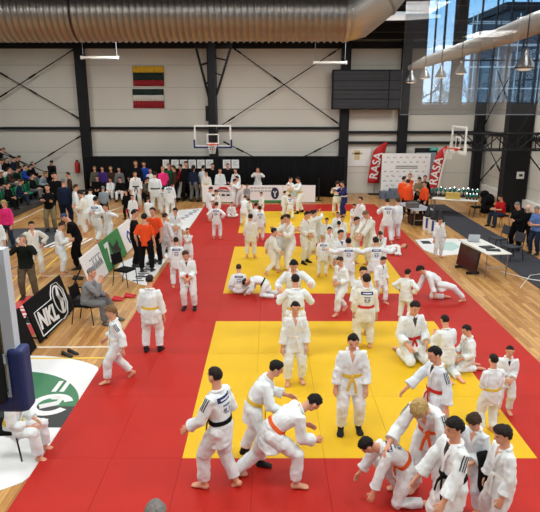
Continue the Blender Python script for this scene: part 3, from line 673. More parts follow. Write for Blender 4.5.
for k in range(3): tube(b, [mt @ Vector((-0.62 + 0.1 * k, 0.25, 0.004)), mt @ Vector((-0.5 + 0.08 * k, 0.42 + 0.05 * k, 0.004))], [(0.05, 0.004)] * 2, 6)
obj('blue_emblem', b, 'blue_print', e)
b = B()
for k in range(7): tube(b, [mt @ Vector((-0.25 + 0.13 * k, 0.35, 0.004)), mt @ Vector((-0.19 + 0.13 * k, 0.35 + 0.2 + 0.1 * (k % 2), 0.004)), mt @ Vector((-0.13 + 0.13 * k, 0.35, 0.004))], [(0.018, 0.004)] * 3, 5)
for k in range(6): box(b, (-0.3 + 0.17 * k, 0.66, 0.001), (-0.18 + 0.17 * k, 0.71, 0.005), mt)
obj('grey_script', b, 'grey_print', e)
e, mt, L, h = side_board(16.42, 18.65, 'green leaning board with a large numeral between white boards', 'green_print')
text('lettering', '7', 0.8, mt @ Matrix.Translation((-0.55, 0.45, 0.006)), 'white_print', e, 0.003, bold=0.03)
text('lettering', 'bet', 0.62, mt @ Matrix.Translation((0.2, 0.45, 0.006)), 'black_print', e, 0.003, bold=0.03)
e, mt, L, h = side_board(18.67, 20.3, 'white leaning board with a dark blue mark beside the coaches', 'white_print')
b = B(); tube(b, [mt @ Vector((-0.15, 0.2, 0.004)), mt @ Vector((-0.25, 0.45, 0.004)), mt @ Vector((0, 0.62, 0.004)), mt @ Vector((0.2, 0.4, 0.004)), mt @ Vector((0.05, 0.2, 0.004))], [(0.045, 0.004)] * 5, 6); obj('blue_mark', b, 'blue_print', e)

# ------------------------------------------------------------------ chairs, tables, electronics
def chair(loc, rz, label, seat='cloth_black', frame='steel_dark', group='stackable chairs'):
    e = empty('chair', loc, rz, label, 'chair', group)
    b = B(); box(b, (-0.22, -0.22, 0.42), (0.22, 0.22, 0.48), bev=0.02); obj('seat', b, seat, e)
    b = B(); mt = Matrix.Translation((-0.22, 0, 0.5)) @ Matrix.Rotation(math.radians(-10), 4, 'Y')
    box(b, (-0.025, -0.2, 0.1), (0.02, 0.2, 0.4), mt, bev=0.02); obj('backrest', b, seat, e)
    for sx in (-1, 1):
        for sy in (-1, 1):
            b = B()
            if sx < 0: tube(b, [(-0.29, sy * 0.21, 0), (-0.21, sy * 0.21, 0.45), (-0.3, sy * 0.2, 0.92)], 0.013, 6)
            else: tube(b, [(0.24, sy * 0.21, 0), (0.2, sy * 0.21, 0.44)], 0.013, 6)
            obj('leg', b, frame, e)
    return e
c = gnd(126, 285); chair((c.x, c.y, 0), math.radians(-25), 'empty black chair behind the seated man in grey')
MAN = gnd(88, 322)
chair((MAN.x, MAN.y, 0), math.radians(-8), 'black chair under the seated man in the grey hoodie')
def table(cx, cy, rz, L, W, h, label, top='lamp_white', leg='steel', group='folding tables'):
    e = empty('folding_table', (cx, cy, 0), rz, label, 'table', group)
    b = B(); box(b, (-L / 2, -W / 2, h - 0.03), (L / 2, W / 2, h), bev=0.008); obj('tabletop', b, top, e)
    for sx in (-1, 1):
        for sy in (-1, 1):
            b = B(); tube(b, [(sx * (L / 2 - 0.12), sy * (W / 2 - 0.06), 0), (sx * (L / 2 - 0.12), sy * (W / 2 - 0.06), h - 0.03)], 0.016, 6); obj('leg', b, leg, e)
        b = B(); tube(b, [(sx * (L / 2 - 0.12), -W / 2 + 0.06, 0.3), (sx * (L / 2 - 0.12), W / 2 - 0.06, 0.3)], 0.012, 6); obj('crossbar', b, leg, e)
    return e
tc = gnd(484, 246, 0.74)
table(tc.x, tc.y, math.radians(97), 1.9, 0.75, 0.74, 'white timekeeping table beside the big dark screen')
lp = gnd(473, 240.5, 0.75); e = empty('laptop', (lp.x, lp.y, 0.742), math.radians(170), 'open laptop with a pale screen on the white table', 'laptop')
b = B(); box(b, (-0.17, -0.12, 0), (0.17, 0.12, 0.02)); obj('keyboard_base', b, 'grey_print', e)
b = B(); mt = Matrix.Translation((0, 0.12, 0.02)) @ Matrix.Rotation(math.radians(-18), 4, 'X'); box(b, (-0.17, -0.008, 0), (0.17, 0.008, 0.23), mt); s = obj('lid', b, 'alu', e)
b = B(); box(b, (-0.155, -0.011, 0.012), (0.155, -0.008, 0.218), mt); obj('screen', b, mm('screen_pale', (0.7, 0.8, 0.85), 0.4, emit=0.4), s)
for u, v, r, l in ((487, 247, 12, 'dark keyboard lying on the white timekeeping table'), (493, 250, -10, 'dark folder lying at the near end of the white table')):
    q = gnd(u, v, 0.75); b = B(); box(b, (-0.2, -0.13, 0), (0.2, 0.13, 0.025), bev=0.006); nm = 'keyboard' if u == 487 else 'folder'
    o = obj(nm, b, 'black_print'); o.location = (q.x, q.y, 0.741); o.rotation_euler = (0, 0, math.radians(r)); tag(o, l, nm)
    b = B(); box(b, (-0.17, -0.1, 0.025), (0.17, 0.1, 0.03)); obj('keys' if u == 487 else 'cover_print', b, 'foam_grey', o)
c0, c1 = gnd(457, 266), gnd(474, 276)
e = empty('display_screen', ((c0.x + c1.x) / 2, (c0.y + c1.y) / 2, 0), math.atan2(c1.y - c0.y, c1.x - c0.x), 'large dark red lit scoreboard screen standing on the wooden floor', 'screen')
Ls = (c1 - c0).length / 2 + 0.05
b = B(); mt = Matrix.Rotation(math.radians(-8), 4, 'X'); box(b, (-Ls, -0.03, 0.06), (Ls, 0.03, 0.74), mt, bev=0.008); obj('case', b, 'black_print', e)
b = B(); box(b, (-Ls + 0.03, -0.035, 0.09), (Ls - 0.03, -0.029, 0.71), mt); obj('screen', b, 'screen_dark', e)
b = B(); 
for s in (-1, 1): b = B(); box(b, (s * Ls * 0.6 - 0.03, -0.15, 0), (s * Ls * 0.6 + 0.03, 0.25, 0.08)); obj('foot', b, 'black_print', e)
for u, v, r, l in ((503, 262, 200, 'dark empty chair nearest the camera by the white table'), (489, 253, 190, 'dark empty chair tucked behind the white table')):
    q = gnd(u + 8, v - 2); chair((q.x, q.y, 0), math.radians(r), l, 'cloth_slate' if 0 else mm('chair_slate', sr(44, 48, 58), 0.8), 'steel_dark')
b = B(); pts = [gnd(*p) for p in ((500, 272), (515, 276), (530, 280), (545, 282))]; tube(b, [(p.x, p.y, 0.022) for p in pts], 0.014, 5); pts = [gnd(*p) for p in ((520, 289), (530, 276), (545, 274))]; tube(b, [(p.x, p.y, 0.022) for p in pts], 0.012, 5)
o = obj('cable', b, 'lamp_white'); tag(o, 'pale cable lying over the dark runner by the chairs', 'cable')
# orange group's table
tq = gnd(415, 206, 0.74); table(tq.x, tq.y, math.radians(100), 2.0, 0.9, 0.74, 'cluttered table beside the group in orange shirts', 'grey_print')
def crate(loc, sx, sy, sz, m, label, name, cat, rz=0):
    e = empty(name, loc, rz, label, cat)
    b = B(); box(b, (-sx / 2, -sy / 2, 0), (sx / 2, sy / 2, sz * 0.85), bev=0.02); obj('body', b, m, e)
    b = B(); box(b, (-sx / 2 - 0.01, -sy / 2 - 0.01, sz * 0.85), (sx / 2 + 0.01, sy / 2 + 0.01, sz), bev=0.01); obj('lid', b, m, e); return e
crate((tq.x - 0.2, tq.y - 0.3, 0.742), 0.45, 0.35, 0.2, 'shoe_grey', 'small grey storage box on the table by the orange group', 'storage_box', 'box', 0.2)
crate((tq.x + 0.1, tq.y + 0.45, 0.742), 0.4, 0.3, 0.14, 'black_print', 'flat black case on the table by the orange group', 'equipment_case', 'case', -0.2)
crate((tq.x + 0.05, tq.y - 0.2, 0.0), 0.6, 0.5, 0.4, 'cloth_brown', 'brown sports bag stowed under the cluttered table', 'sports_bag', 'bag', 0.1)
for i, (u, v) in enumerate(((424, 216), (430, 219), (436, 222))):
    q = gnd(u + 3, v + 14); e = empty('pointed_stand', (q.x, q.y, 0), 0, 'black pointed cone top on a white stand, %s from the table' % ORD[i], 'stand', 'black pointed stands by the table')
    b = B(); tube(b, [(0, 0, 0.55), (0, 0, 0.62), (0, 0, 1.02)], [0.15, 0.15, 0.015], 12); obj('cone', b, 'black_print', e, False)
    b = B(); box(b, (-0.16, -0.1, 0), (0.16, 0.1, 0.55), bev=0.01); s = obj('white_base', b, 'white_print', e)
    b = B(); box(b, (-0.1, -0.106, 0.1), (-0.02, -0.099, 0.5)); obj('blue_print', b, 'blue_print', s)
# trophy tables
t1 = gnd(455, 199, 0.74); table(t1.x, t1.y, math.radians(-22), 2.0, 0.6, 0.74, 'long trophy table in front of the right hand corner', 'lamp_white')
t2 = gnd(452, 194.5, 0.74); T2 = (t1.x + 0.15, t1.y + 0.62); table(T2[0], T2[1], math.radians(-16), 2.2, 0.45, 0.8, 'rear trophy table packed with teal cups', 'steel_dark')
def trophy(loc, s, label):
    e = empty('trophy_cup', loc, 0, label, 'trophy', 'teal trophies on the table')
    b = B(); box(b, (-0.06 * s, -0.06 * s, 0), (0.06 * s, 0.06 * s, 0.1 * s)); obj('base', b, 'black_print', e)
    b = B(); tube(b, [(0, 0, 0.1 * s), (0, 0, 0.2 * s), (0, 0, 0.25 * s), (0, 0, 0.42 * s), (0, 0, 0.46 * s)], [0.03 * s, 0.02 * s, 0.07 * s, 0.12 * s, 0.12 * s], 12); obj('cup', b, 'teal', e, True)
    for sd in (-1, 1):
        b = B(); tube(b, [(sd * 0.1 * s, 0, 0.42 * s), (sd * 0.17 * s, 0, 0.36 * s), (sd * 0.08 * s, 0, 0.26 * s)], 0.014 * s, 6); obj('handle', b, 'chrome', e)
    b = B(); tube(b, [(0, 0, 0.45 * s), (0, 0, 0.47 * s), (0, 0, 0.55 * s)], [0.12 * s, 0.09 * s, 0.02 * s], 12); obj('lid', b, 'chrome', e)
m_ = Matrix.Translation((T2[0], T2[1], 0.802)) @ Matrix.Rotation(math.radians(-16), 4, 'Z')
for i in range(11):
    p = m_ @ Vector((-1.0 + 0.2 * i, 0.1 * (i % 2) - 0.05, 0)); trophy(p, 0.62 + 0.15 * ((i * 7) % 3) / 2, 'teal trophy cup on the rear table, %s from its left end' % ORD[i])
m_ = Matrix.Translation((t1.x, t1.y, 0.742)) @ Matrix.Rotation(math.radians(-22), 4, 'Z')
for i in range(4):
    p = m_ @ Vector((0.5 + 0.14 * i, 0.14, 0)); trophy(p, 0.55, 'small teal trophy cup beside the yellow box, %s from it' % ORD[i])
p = m_ @ Vector((-0.1, 0.0, 0)); crate(p, 0.62, 0.26, 0.28, 'yellow_box', 'pale yellow box standing on the trophy table', 'cardboard_box', 'box', math.radians(-22))
# chairs on the right under the seated people
for u, v, r, l in ((500, 226, 200, 'black chair under the man in the red shirt'), (476, 217, 185, 'black chair with dark clothes beside the big column')):
    q = gnd(u, v); chair((q.x, q.y, 0), math.radians(r), l, 'cloth_black')
q = gnd(487, 213); e = empty('coat_pile', (q.x, q.y, 0), 0, 'black coats heaped over a chair beside the red shirted man', 'coats')
b = B(); ball(b, (0, 0, 0.62), (0.3, 0.25, 0.3)); ball(b, (-0.15, 0.1, 0.85), (0.22, 0.18, 0.2)); box(b, (-0.25, -0.2, 0), (0.25, 0.2, 0.4)); o = obj('coats', b, 'cloth_black', e, True)
q = gnd(541, 246); table(q.x + 0.35, q.y, math.radians(80), 1.4, 0.6, 0.74, 'dark table at the right edge beside the man in blue', 'lamp_white', 'steel_dark')
q = gnd(521, 240); chair((q.x, q.y + 0.2, 0), math.radians(200), 'dark chair behind the two men in black by the right wall', 'cloth_black')
# shoes on the floor
def shoes(u, v, rz, m, label):
    q = gnd(u, v); e = empty('pair_of_shoes', (q.x, q.y, 0), math.radians(rz), label, 'shoes', 'shoes left on the floor')
    for s in (-1, 1):
        b = B(); rings_mesh(b, [[(x, s * 0.075 + w * math.cos(t), max(0.0, h * (0.5 + 0.5 * math.sin(t)))) for t in [k * math.pi / 5 for k in range(10)]] for x, w, h in ((-0.14, 0.025, 0.07), (-0.12, 0.038, 0.1), (-0.02, 0.036, 0.08), (0.08, 0.045, 0.055), (0.13, 0.04, 0.045), (0.15, 0.02, 0.03))]); obj('shoe', b, m, e, True)
shoes(70, 355, -30, 'shoe_black', 'pair of black sandals on the wood between the yellow and white lines')
shoes(78, 279, 10, 'shoe_black', 'black shoe pair lying on the wood above the black board')
shoes(118, 300, 0, 'red_print', 'red shoe pair on the wood under the empty chair')
shoes(130, 297, 5, 'red_print', 'second red shoe pair nearer the red mats')
shoes(155, 262, 20, 'shoe_black', 'dark shoe pair at the edge of the red mats by the coaches')
shoes(26, 322, 10, 'shoe_black', 'black bundle of shoes on the red floor sticker')
q = gnd(172, 251); crate((q.x, q.y, 0.0), 0.9, 0.3, 0.12, 'black_print', 'long flat black bag beside the coaches on the floor', 'equipment_bag', 'bag', 0.1)
q = gnd(92, 312); b = B(); tube(b, [(-0.45, -0.05, 0.14), (-0.3, 0, 0.16), (0.3, 0.04, 0.16), (0.45, 0.05, 0.13)], [(0.05, 0.08), (0.1, 0.14), (0.1, 0.14), (0.05, 0.08)], 10)
o = obj('sports_bag', b, 'black_print', None, True); o.location = (q.x - 0.55, q.y + 0.5, -0.02); tag(o, 'black sports bag lying beside the seated man in grey', 'bag')
b = B(); tube(b, [(-0.25, 0, 0.26), (0, 0, 0.34), (0.25, 0.02, 0.26)], 0.015, 6); obj('handle', b, 'foam_grey', o)

# ------------------------------------------------------------------ bleachers with green seats on the left
TX = [-11.9, -12.75, -13.6, -14.45, -15.3]; TZ = [0.28, 0.66, 1.04, 1.42, 1.8]
e = empty('bleacher', (-13.7, 28, 0), 0, 'stepped bleacher stand at the far left under the spectators', 'bleacher')
for k in range(5):
    b = B(); box(b, (TX[k] - 0.42 + 13.7, -3.6, 0), (TX[k] + 0.42 + 13.7, 3.0, TZ[k]), bev=0.01); obj('step', b, mm('step_grey', sr(70, 72, 74), 0.7), e)
b = B(); 
for s in (-3.6, 3.0): b = B(); tube(b, [(2.1, s, 0.3), (2.1, s, 1.1), (-1.9, s, 2.9)], 0.025, 6); obj('side_rail', b, 'steel_dark', e)
def seat(k, y, label):
    e = empty('stadium_chair', (TX[k], y, TZ[k]), 0, label, 'seat', 'green bleacher seats')
    b = B(); box(b, (-0.2, -0.21, 0.36), (0.22, 0.21, 0.41), bev=0.02); obj('seat', b, 'seat_green', e)
    b = B(); mt = Matrix.Translation((-0.2, 0, 0.4)) @ Matrix.Rotation(math.radians(-12), 4, 'Y'); box(b, (-0.03, -0.21, 0), (0.02, 0.21, 0.4), mt, bev=0.02); obj('backrest', b, 'seat_green', e)
    b = B(); box(b, (-0.12, -0.05, 0), (0.0, 0.05, 0.36)); obj('pedestal', b, 'steel_dark', e)
    return e
ROW = ['front row', 'second row', 'third row', 'fourth row', 'top row']
SY = [25.0 + 0.56 * i for i in range(11)]
for k in range(5):
    for i, y in enumerate(SY):
        if y < 25 + k * 0.75: continue
        seat(k, y, 'green bleacher seat, %s, %s from its near end' % (ROW[k], ORD[i]))
def seatpos(k, i): return TX[k] + 0.03, SY[i], TZ[k]

# ------------------------------------------------------------------ hanging glass pane and what it mirrors from behind the camera
PY = 6.0
zb = at(450, 114.5, PY).z; xl = at(403, 60, PY).x
e = empty('glass_screen', ((xl + 4.4) / 2, PY, zb), 0, 'hanging clear glass screen mirroring tall windows at top right', 'glass screen'); w = (4.4 - xl) / 2
b = B(); box(b, (-w, -0.006, 0.0), (w, 0.006, 2.3)); obj('pane', b, 'glass_mirror', e)
b = B(); box(b, (-w, -0.008, -0.006), (w, 0.008, 0.003)); obj('bottom_rail', b, 'steel', e)
b = B()
for s in (-1, 1): tube(b, [(s * w * 0.9, 0, 2.3), (s * w * 0.9, 0, CZ - zb)], 0.012, 6)
obj('suspension_rod', b, 'steel_dark', e)
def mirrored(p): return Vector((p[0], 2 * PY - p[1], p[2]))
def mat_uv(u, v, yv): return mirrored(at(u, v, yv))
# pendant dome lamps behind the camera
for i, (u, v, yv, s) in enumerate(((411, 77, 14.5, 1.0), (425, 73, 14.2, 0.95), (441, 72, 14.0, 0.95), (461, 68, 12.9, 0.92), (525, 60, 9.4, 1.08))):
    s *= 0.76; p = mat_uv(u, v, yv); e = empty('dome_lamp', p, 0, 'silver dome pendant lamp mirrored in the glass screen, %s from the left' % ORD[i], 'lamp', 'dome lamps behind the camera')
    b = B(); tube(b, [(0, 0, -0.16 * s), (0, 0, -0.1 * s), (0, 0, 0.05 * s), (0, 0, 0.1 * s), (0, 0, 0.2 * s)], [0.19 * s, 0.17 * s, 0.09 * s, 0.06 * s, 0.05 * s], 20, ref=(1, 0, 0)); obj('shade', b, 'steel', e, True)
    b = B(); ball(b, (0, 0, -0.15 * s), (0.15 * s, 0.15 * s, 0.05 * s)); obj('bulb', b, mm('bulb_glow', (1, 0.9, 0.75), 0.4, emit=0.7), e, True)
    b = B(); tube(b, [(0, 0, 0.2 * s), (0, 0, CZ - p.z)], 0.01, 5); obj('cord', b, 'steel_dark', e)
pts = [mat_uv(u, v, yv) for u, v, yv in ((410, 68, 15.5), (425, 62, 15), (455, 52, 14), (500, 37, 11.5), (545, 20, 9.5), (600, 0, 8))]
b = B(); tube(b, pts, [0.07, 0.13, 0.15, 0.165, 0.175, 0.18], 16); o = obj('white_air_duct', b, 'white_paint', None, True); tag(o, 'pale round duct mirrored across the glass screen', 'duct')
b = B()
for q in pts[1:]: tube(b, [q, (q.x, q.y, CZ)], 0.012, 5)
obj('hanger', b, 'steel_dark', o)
# outside: apartment block with scaffold, bare trees
e = empty('office_building', (18.4, -34, 0), 0, 'dark flat roofed building seen mirrored through the tall windows', 'building')
b = B(); box(b, (-0.5, -8, 0), (14, 0, 11.7)); obj('wall', b, mm('facade_dark', sr(58, 66, 76), 0.7), e)
b = B(); box(b, (-0.9, -8.2, 11.7), (14.3, 0.4, 12.2)); obj('roof_edge', b, 'steel_dark', e)
for r in range(3):
    for k in range(5):
        b = B(); box(b, (0.8 + 2.6 * k, -0.05, 1.8 + 3.2 * r), (2.4 + 2.6 * k, 0.03, 3.8 + 3.2 * r)); obj('window', b, mm('window_dark', sr(40, 52, 66), 0.15), e)
e = empty('scaffold', (18.0, -32, 0), 0, 'thin pale scaffold in front of the mirrored building', 'scaffold')
b = B()
for x in range(-2, 8):
    for y in (0, 0.9): tube(b, [(x * 1.7, y, 0), (x * 1.7, y, 11.2)], 0.035, 5)
obj('upright', b, 'lamp_white', e)
b = B()
for z in range(1, 8):
    for y in (0, 0.9): tube(b, [(-3.6, y, z * 1.5), (12.2, y, z * 1.5)], 0.035, 5)
tube(b, [(0, 0.9, 7.5), (5.1, 0.9, 10.5)], 0.03, 5); tube(b, [(0, 0.9, 10.5), (5.1, 0.9, 7.5)], 0.03, 5)
obj('ledger', b, 'lamp_white', e)
def tree(x, y, h, seed, label):
    rnd = random.Random(seed); b = B(); t = B()
    tube(t, [(0, 0, 0), (0.1, 0, h * 0.3), (0, 0.1, h * 0.55)], [0.2, 0.15, 0.1], 8)
    def br(p, d, L, r, dep):
        q = p + d * L; tube(b, [p, (p + q) / 2 + Vector((rnd.uniform(-.05, .05), 0, 0)) * L, q], [r, r * 0.8, r * 0.55], 4, cap=False)
        if dep: 
            for _ in range(3): br(p.lerp(q, rnd.uniform(0.5, 1)), (d + Vector((rnd.uniform(-.7, .7), rnd.uniform(-.7, .7), rnd.uniform(-.1, .5)))).normalized(), L * 0.68, r * 0.55, dep - 1)
    for k in range(7):
        a = k * 0.9 + rnd.random(); br(Vector((0, 0, h * (0.3 + 0.04 * k))), Vector((math.cos(a), math.sin(a), 0.9)).normalized(), h * 0.2, 0.07, 4)
    e = empty('bare_tree', (x, y, 0), 0, label, 'tree', 'bare trees outside the windows')
    obj('trunk', t, 'cloth_brown', e, True); o = obj('branches', b, mm('twig', sr(120, 112, 104), 0.8), e)
tree(12.3, -23, 8.6, 1, 'bare winter tree mirrored in the second window bay')
tree(9.2, -27, 8.2, 2, 'smaller bare tree mirrored beside the window pillar')
b = B(); box(b, (-60, -90, -0.3), (60, RY - 0.3, -0.05)); struct('ground', b, mm('yard', sr(120, 118, 112), 0.9, var=0.15, vscale=0.4))
# ------------------------------------------------------------------ people
def R3(ax, deg): return Matrix.Rotation(math.radians(deg), 3, ax)
POSES = dict(
    stand=dict(LF=(0.02, 0.075), RF=(-0.02, -0.075)),
    rest=dict(LF=(0.0, 0.085), RF=(0.03, -0.08), LH=(0.07, 0.135, 0.47), RH=(0.05, -0.145, 0.465)),
    front=dict(LF=(0.0, 0.08), RF=(0.02, -0.08), LH=(0.135, 0.035, 0.545), RH=(0.13, -0.04, 0.55), hp=14),
    crossed=dict(LF=(0, 0.08), RF=(0.02, -0.08), LH=(0.125, -0.06, 0.66), RH=(0.14, 0.06, 0.645)),
    hips=dict(LF=(0, 0.09), RF=(0.0, -0.09), LH=(0.03, 0.13, 0.56), RH=(0.03, -0.13, 0.56), LE=(-0.4, 1, 0), RE=(-0.4, -1, 0)),
    walk=dict(LF=(0.15, 0.055), RF=(-0.15, -0.055, 0.065), LH=(-0.06, 0.17, 0.47), RH=(0.13, -0.16, 0.50), lean=5, Rtp=35),
    grip=dict(LF=(0.1, 0.09), RF=(-0.1, -0.09), LH=(0.27, 0.11, 0.68), RH=(0.28, -0.08, 0.74), lean=9, hp=12),
    griplow=dict(LF=(0.13, 0.1), RF=(-0.13, -0.1), LH=(0.3, 0.1, 0.52), RH=(0.31, -0.08, 0.6), lean=30, hp=35),
    photo=dict(LF=(0.0, 0.09), RF=(0.0, -0.09), LH=(0.17, 0.06, 0.84), RH=(0.17, -0.05, 0.85), LE=(0, 1, -1), RE=(0, -1, -1)),
    arms_up=dict(LF=(0.05, 0.08), RF=(-0.05, -0.08), LH=(0.17, 0.12, 0.93), RH=(0.2, -0.02, 0.9), lean=4, LE=(0.4, 1, 0), RE=(0.4, -1, 0)),
    wide=dict(LF=(0.05, 0.1), RF=(-0.05, -0.1), LH=(0.1, 0.36, 0.75), RH=(0.1, -0.36, 0.75), lean=6),
    hold=dict(LF=(0, 0.08), RF=(0.02, -0.08), LH=(0.19, 0.06, 0.62), RH=(0.2, -0.04, 0.64), hp=25, lean=6),
    bend=dict(LF=(0.05, 0.1), RF=(-0.08, -0.1), lean=62, hp=55, LH=(0.36, 0.08, 0.36), RH=(0.36, -0.06, 0.36)),
    stoop=dict(LF=(0.03, 0.09), RF=(-0.06, -0.09), lean=32, hp=40, LH=(0.3, 0.05, 0.5), RH=(0.3, -0.05, 0.5)),
    seiza=dict(ph=0.17, LF=(-0.13, 0.06, 0.03), RF=(-0.13, -0.06, 0.03), LK=(0.2, 0.085, 0.05), RK=(0.2, -0.085, 0.05), LH=(0.16, 0.1, 0.2), RH=(0.16, -0.1, 0.2), Ltoe=(-1, 0.1, -0.15), Rtoe=(-1, -0.1, -0.15), lean=4, hp=20),
    kneel_up=dict(ph=0.29, LF=(-0.2, 0.07, 0.03), RF=(-0.2, -0.07, 0.03), LK=(0.03, 0.085, 0.05), RK=(0.03, -0.085, 0.05), LH=(0.2, 0.06, 0.45), RH=(0.2, -0.06, 0.45), Ltoe=(-1, 0.1, -0.1), Rtoe=(-1, -0.1, -0.1), lean=15, hp=15),
    sit_floor=dict(ph=0.085, LF=(0.2, 0.02, 0.04), RF=(0.17, -0.08, 0.04), LK=(0.16, 0.16, 0.09), RK=(0.15, -0.16, 0.09), LH=(0.13, 0.09, 0.14), RH=(0.13, -0.09, 0.14), Ltoe=(0.3, -0.9, 0), Rtoe=(0.3, 0.9, 0), lean=10, hp=10),
    sit=dict(ph=0.29, LF=(0.24, 0.085), RF=(0.27, -0.085), LK=(0.245, 0.085, 0.285), RK=(0.245, -0.085, 0.285), LH=(0.2, 0.06, 0.33), RH=(0.2, -0.06, 0.33), lean=8, hp=10),
)
RAW = []      # surfaces waiting to be fused: (object, voxel, smoothing)
PEOPLE = []
def ik(a, b, l1, l2, pole):
    d = b - a; L = d.length
    if L > (l1 + l2) * 0.998: return a.lerp(b, l1 / (l1 + l2))
    x = (l1 * l1 - l2 * l2 + L * L) / (2 * L); y = math.sqrt(max(0, l1 * l1 - x * x)); d.normalize()
    p = pole - d * pole.dot(d); p.normalize(); return a + d * x + p * y
def ell(c, lat, fwd, rx, ry, n=18, back=1.0):
    out = []
    for i in range(n):
        t = 2 * math.pi * i / n; s, co = math.sin(t), math.cos(t)
        out.append(c + lat * (rx * math.copysign(abs(co) ** 0.85, co)) + fwd * (ry * math.copysign(abs(s) ** 0.9, s)))
    return out
class Sk: pass
def skeleton(pose, k=0.142):
    S = Sk(); p = dict(lean=3, side=0, twist=0, hp=6, hy=0, px=0, ph=None, LH=None, RH=None, LK=None, RK=None, LE=None, RE=None, Ltoe=None, Rtoe=None, Ltp=0, Rtp=0, grip=False)
    p.update(pose); S.p = p
    f = {}
    for s in 'LR': q = p[s + 'F']; f[s] = Vector((q[0], q[1], q[2] if len(q) > 2 else 0.045))
    ph = p['ph']
    if ph is None:
        ph = 9
        for s, sg in (('L', 1), ('R', -1)):
            d2 = (f[s].x - p['px']) ** 2 + (f[s].y - sg * 0.055) ** 2; ph = min(ph, f[s].z + math.sqrt(max(0.05, 0.478 ** 2 - d2)))
        ph = min(ph, 0.52)
    S.P = Vector((p['px'], 0, ph)); S.f = f
    def frame(s):
        t = min(1, max(0, s) / 0.2); a = p['lean'] * (0.5 + 0.5 * t); tw = p['twist'] * min(1, max(0, s) / 0.25)
        return R3('Z', tw) @ R3('X', -p['side'] * t) @ R3('Y', a)
    S.frame = frame
    def spine(s):
        c = S.P.copy(); n = 8
        for i in range(n): c = c + frame(s * (i + 0.5) / n) @ Vector((0, 0, s / n))
        return c
    S.spine = spine
    S.sh, S.el, S.wr, S.hip, S.kn, S.an = {}, {}, {}, {}, {}, {}
    Rc = frame(0.26); Rp = frame(0)
    for s, sg in (('L', 1), ('R', -1)):
        S.sh[s] = spine(0.262) + Rc @ Vector((0, sg * 0.093, -0.004))
        w = p[s + 'H']
        w = S.sh[s] + Vector((0.05 + 0.1 * math.sin(math.radians(p['lean'])), sg * 0.06, -0.295)) if w is None else Vector(w)
        po = p[s + 'E']; po = Vector((-0.8, sg * 0.5, -0.5)) if po is None else Vector(po)
        d = w - S.sh[s]
        if d.length > 0.32: w = S.sh[s] + d.normalized() * 0.32
        S.el[s] = ik(S.sh[s], w, 0.168, 0.152, po); S.wr[s] = w
        S.hip[s] = S.P + Rp @ Vector((0, sg * 0.055, -0.005)); S.an[s] = f[s]
        kn = p[s + 'K']
        S.kn[s] = Vector(kn) if kn else ik(S.hip[s], f[s], 0.245, 0.24, Vector((1, sg * 0.18, 0)))
    S.N = spine(0.30)
    S.Rh = R3('Z', p['twist'] + p['hy']) @ R3('X', -p['side'] * 0.7) @ R3('Y', p['hp']); S.k = k
    un = (frame(0.3) @ Vector((0, 0, 1)) + S.Rh @ Vector((0, 0, 1))).normalized()
    S.C = S.N + un * 0.032 + S.Rh @ Vector((0.1 * k, 0, 0.5 * k))
    S.top = S.C.z + 0.5 * k * max(0.6, (S.Rh @ Vector((0, 0, 1))).z)
    return S
FOLD = bpy.data.textures.new('cloth_folds', 'CLOUDS'); FOLD.noise_scale = 0.12; FOLD.noise_depth = 1; FOLD.noise_type = 'SOFT_NOISE'
FOLD2 = bpy.data.textures.new('cloth_creases', 'MARBLE'); FOLD2.noise_scale = 0.16; FOLD2.turbulence = 9; FOLD2.noise_depth = 1; FOLD2.marble_type = 'SOFT'
def add_raw(name, bm, m, parent, vox, sm, h, fold=0):
    for v in bm.verts: v.co *= h
    o = obj(name, bm, m, parent, True)
    r = o.modifiers.new('fuse', 'REMESH'); r.mode = 'VOXEL'; r.voxel_size = vox; r.use_smooth_shade = True
    s = o.modifiers.new('soft', 'SMOOTH'); s.factor = 0.5; s.iterations = sm
    if fold:
        dm = o.modifiers.new('folds', 'DISPLACE'); dm.texture = FOLD; dm.strength = fold; dm.mid_level = 0.5
        d2 = o.modifiers.new('creases', 'DISPLACE'); d2.texture = FOLD2; d2.strength = fold * 0.75; d2.mid_level = 0.5
        s2 = o.modifiers.new('soft_again', 'SMOOTH'); s2.factor = 0.4; s2.iterations = 1
    RAW.append(o); return o
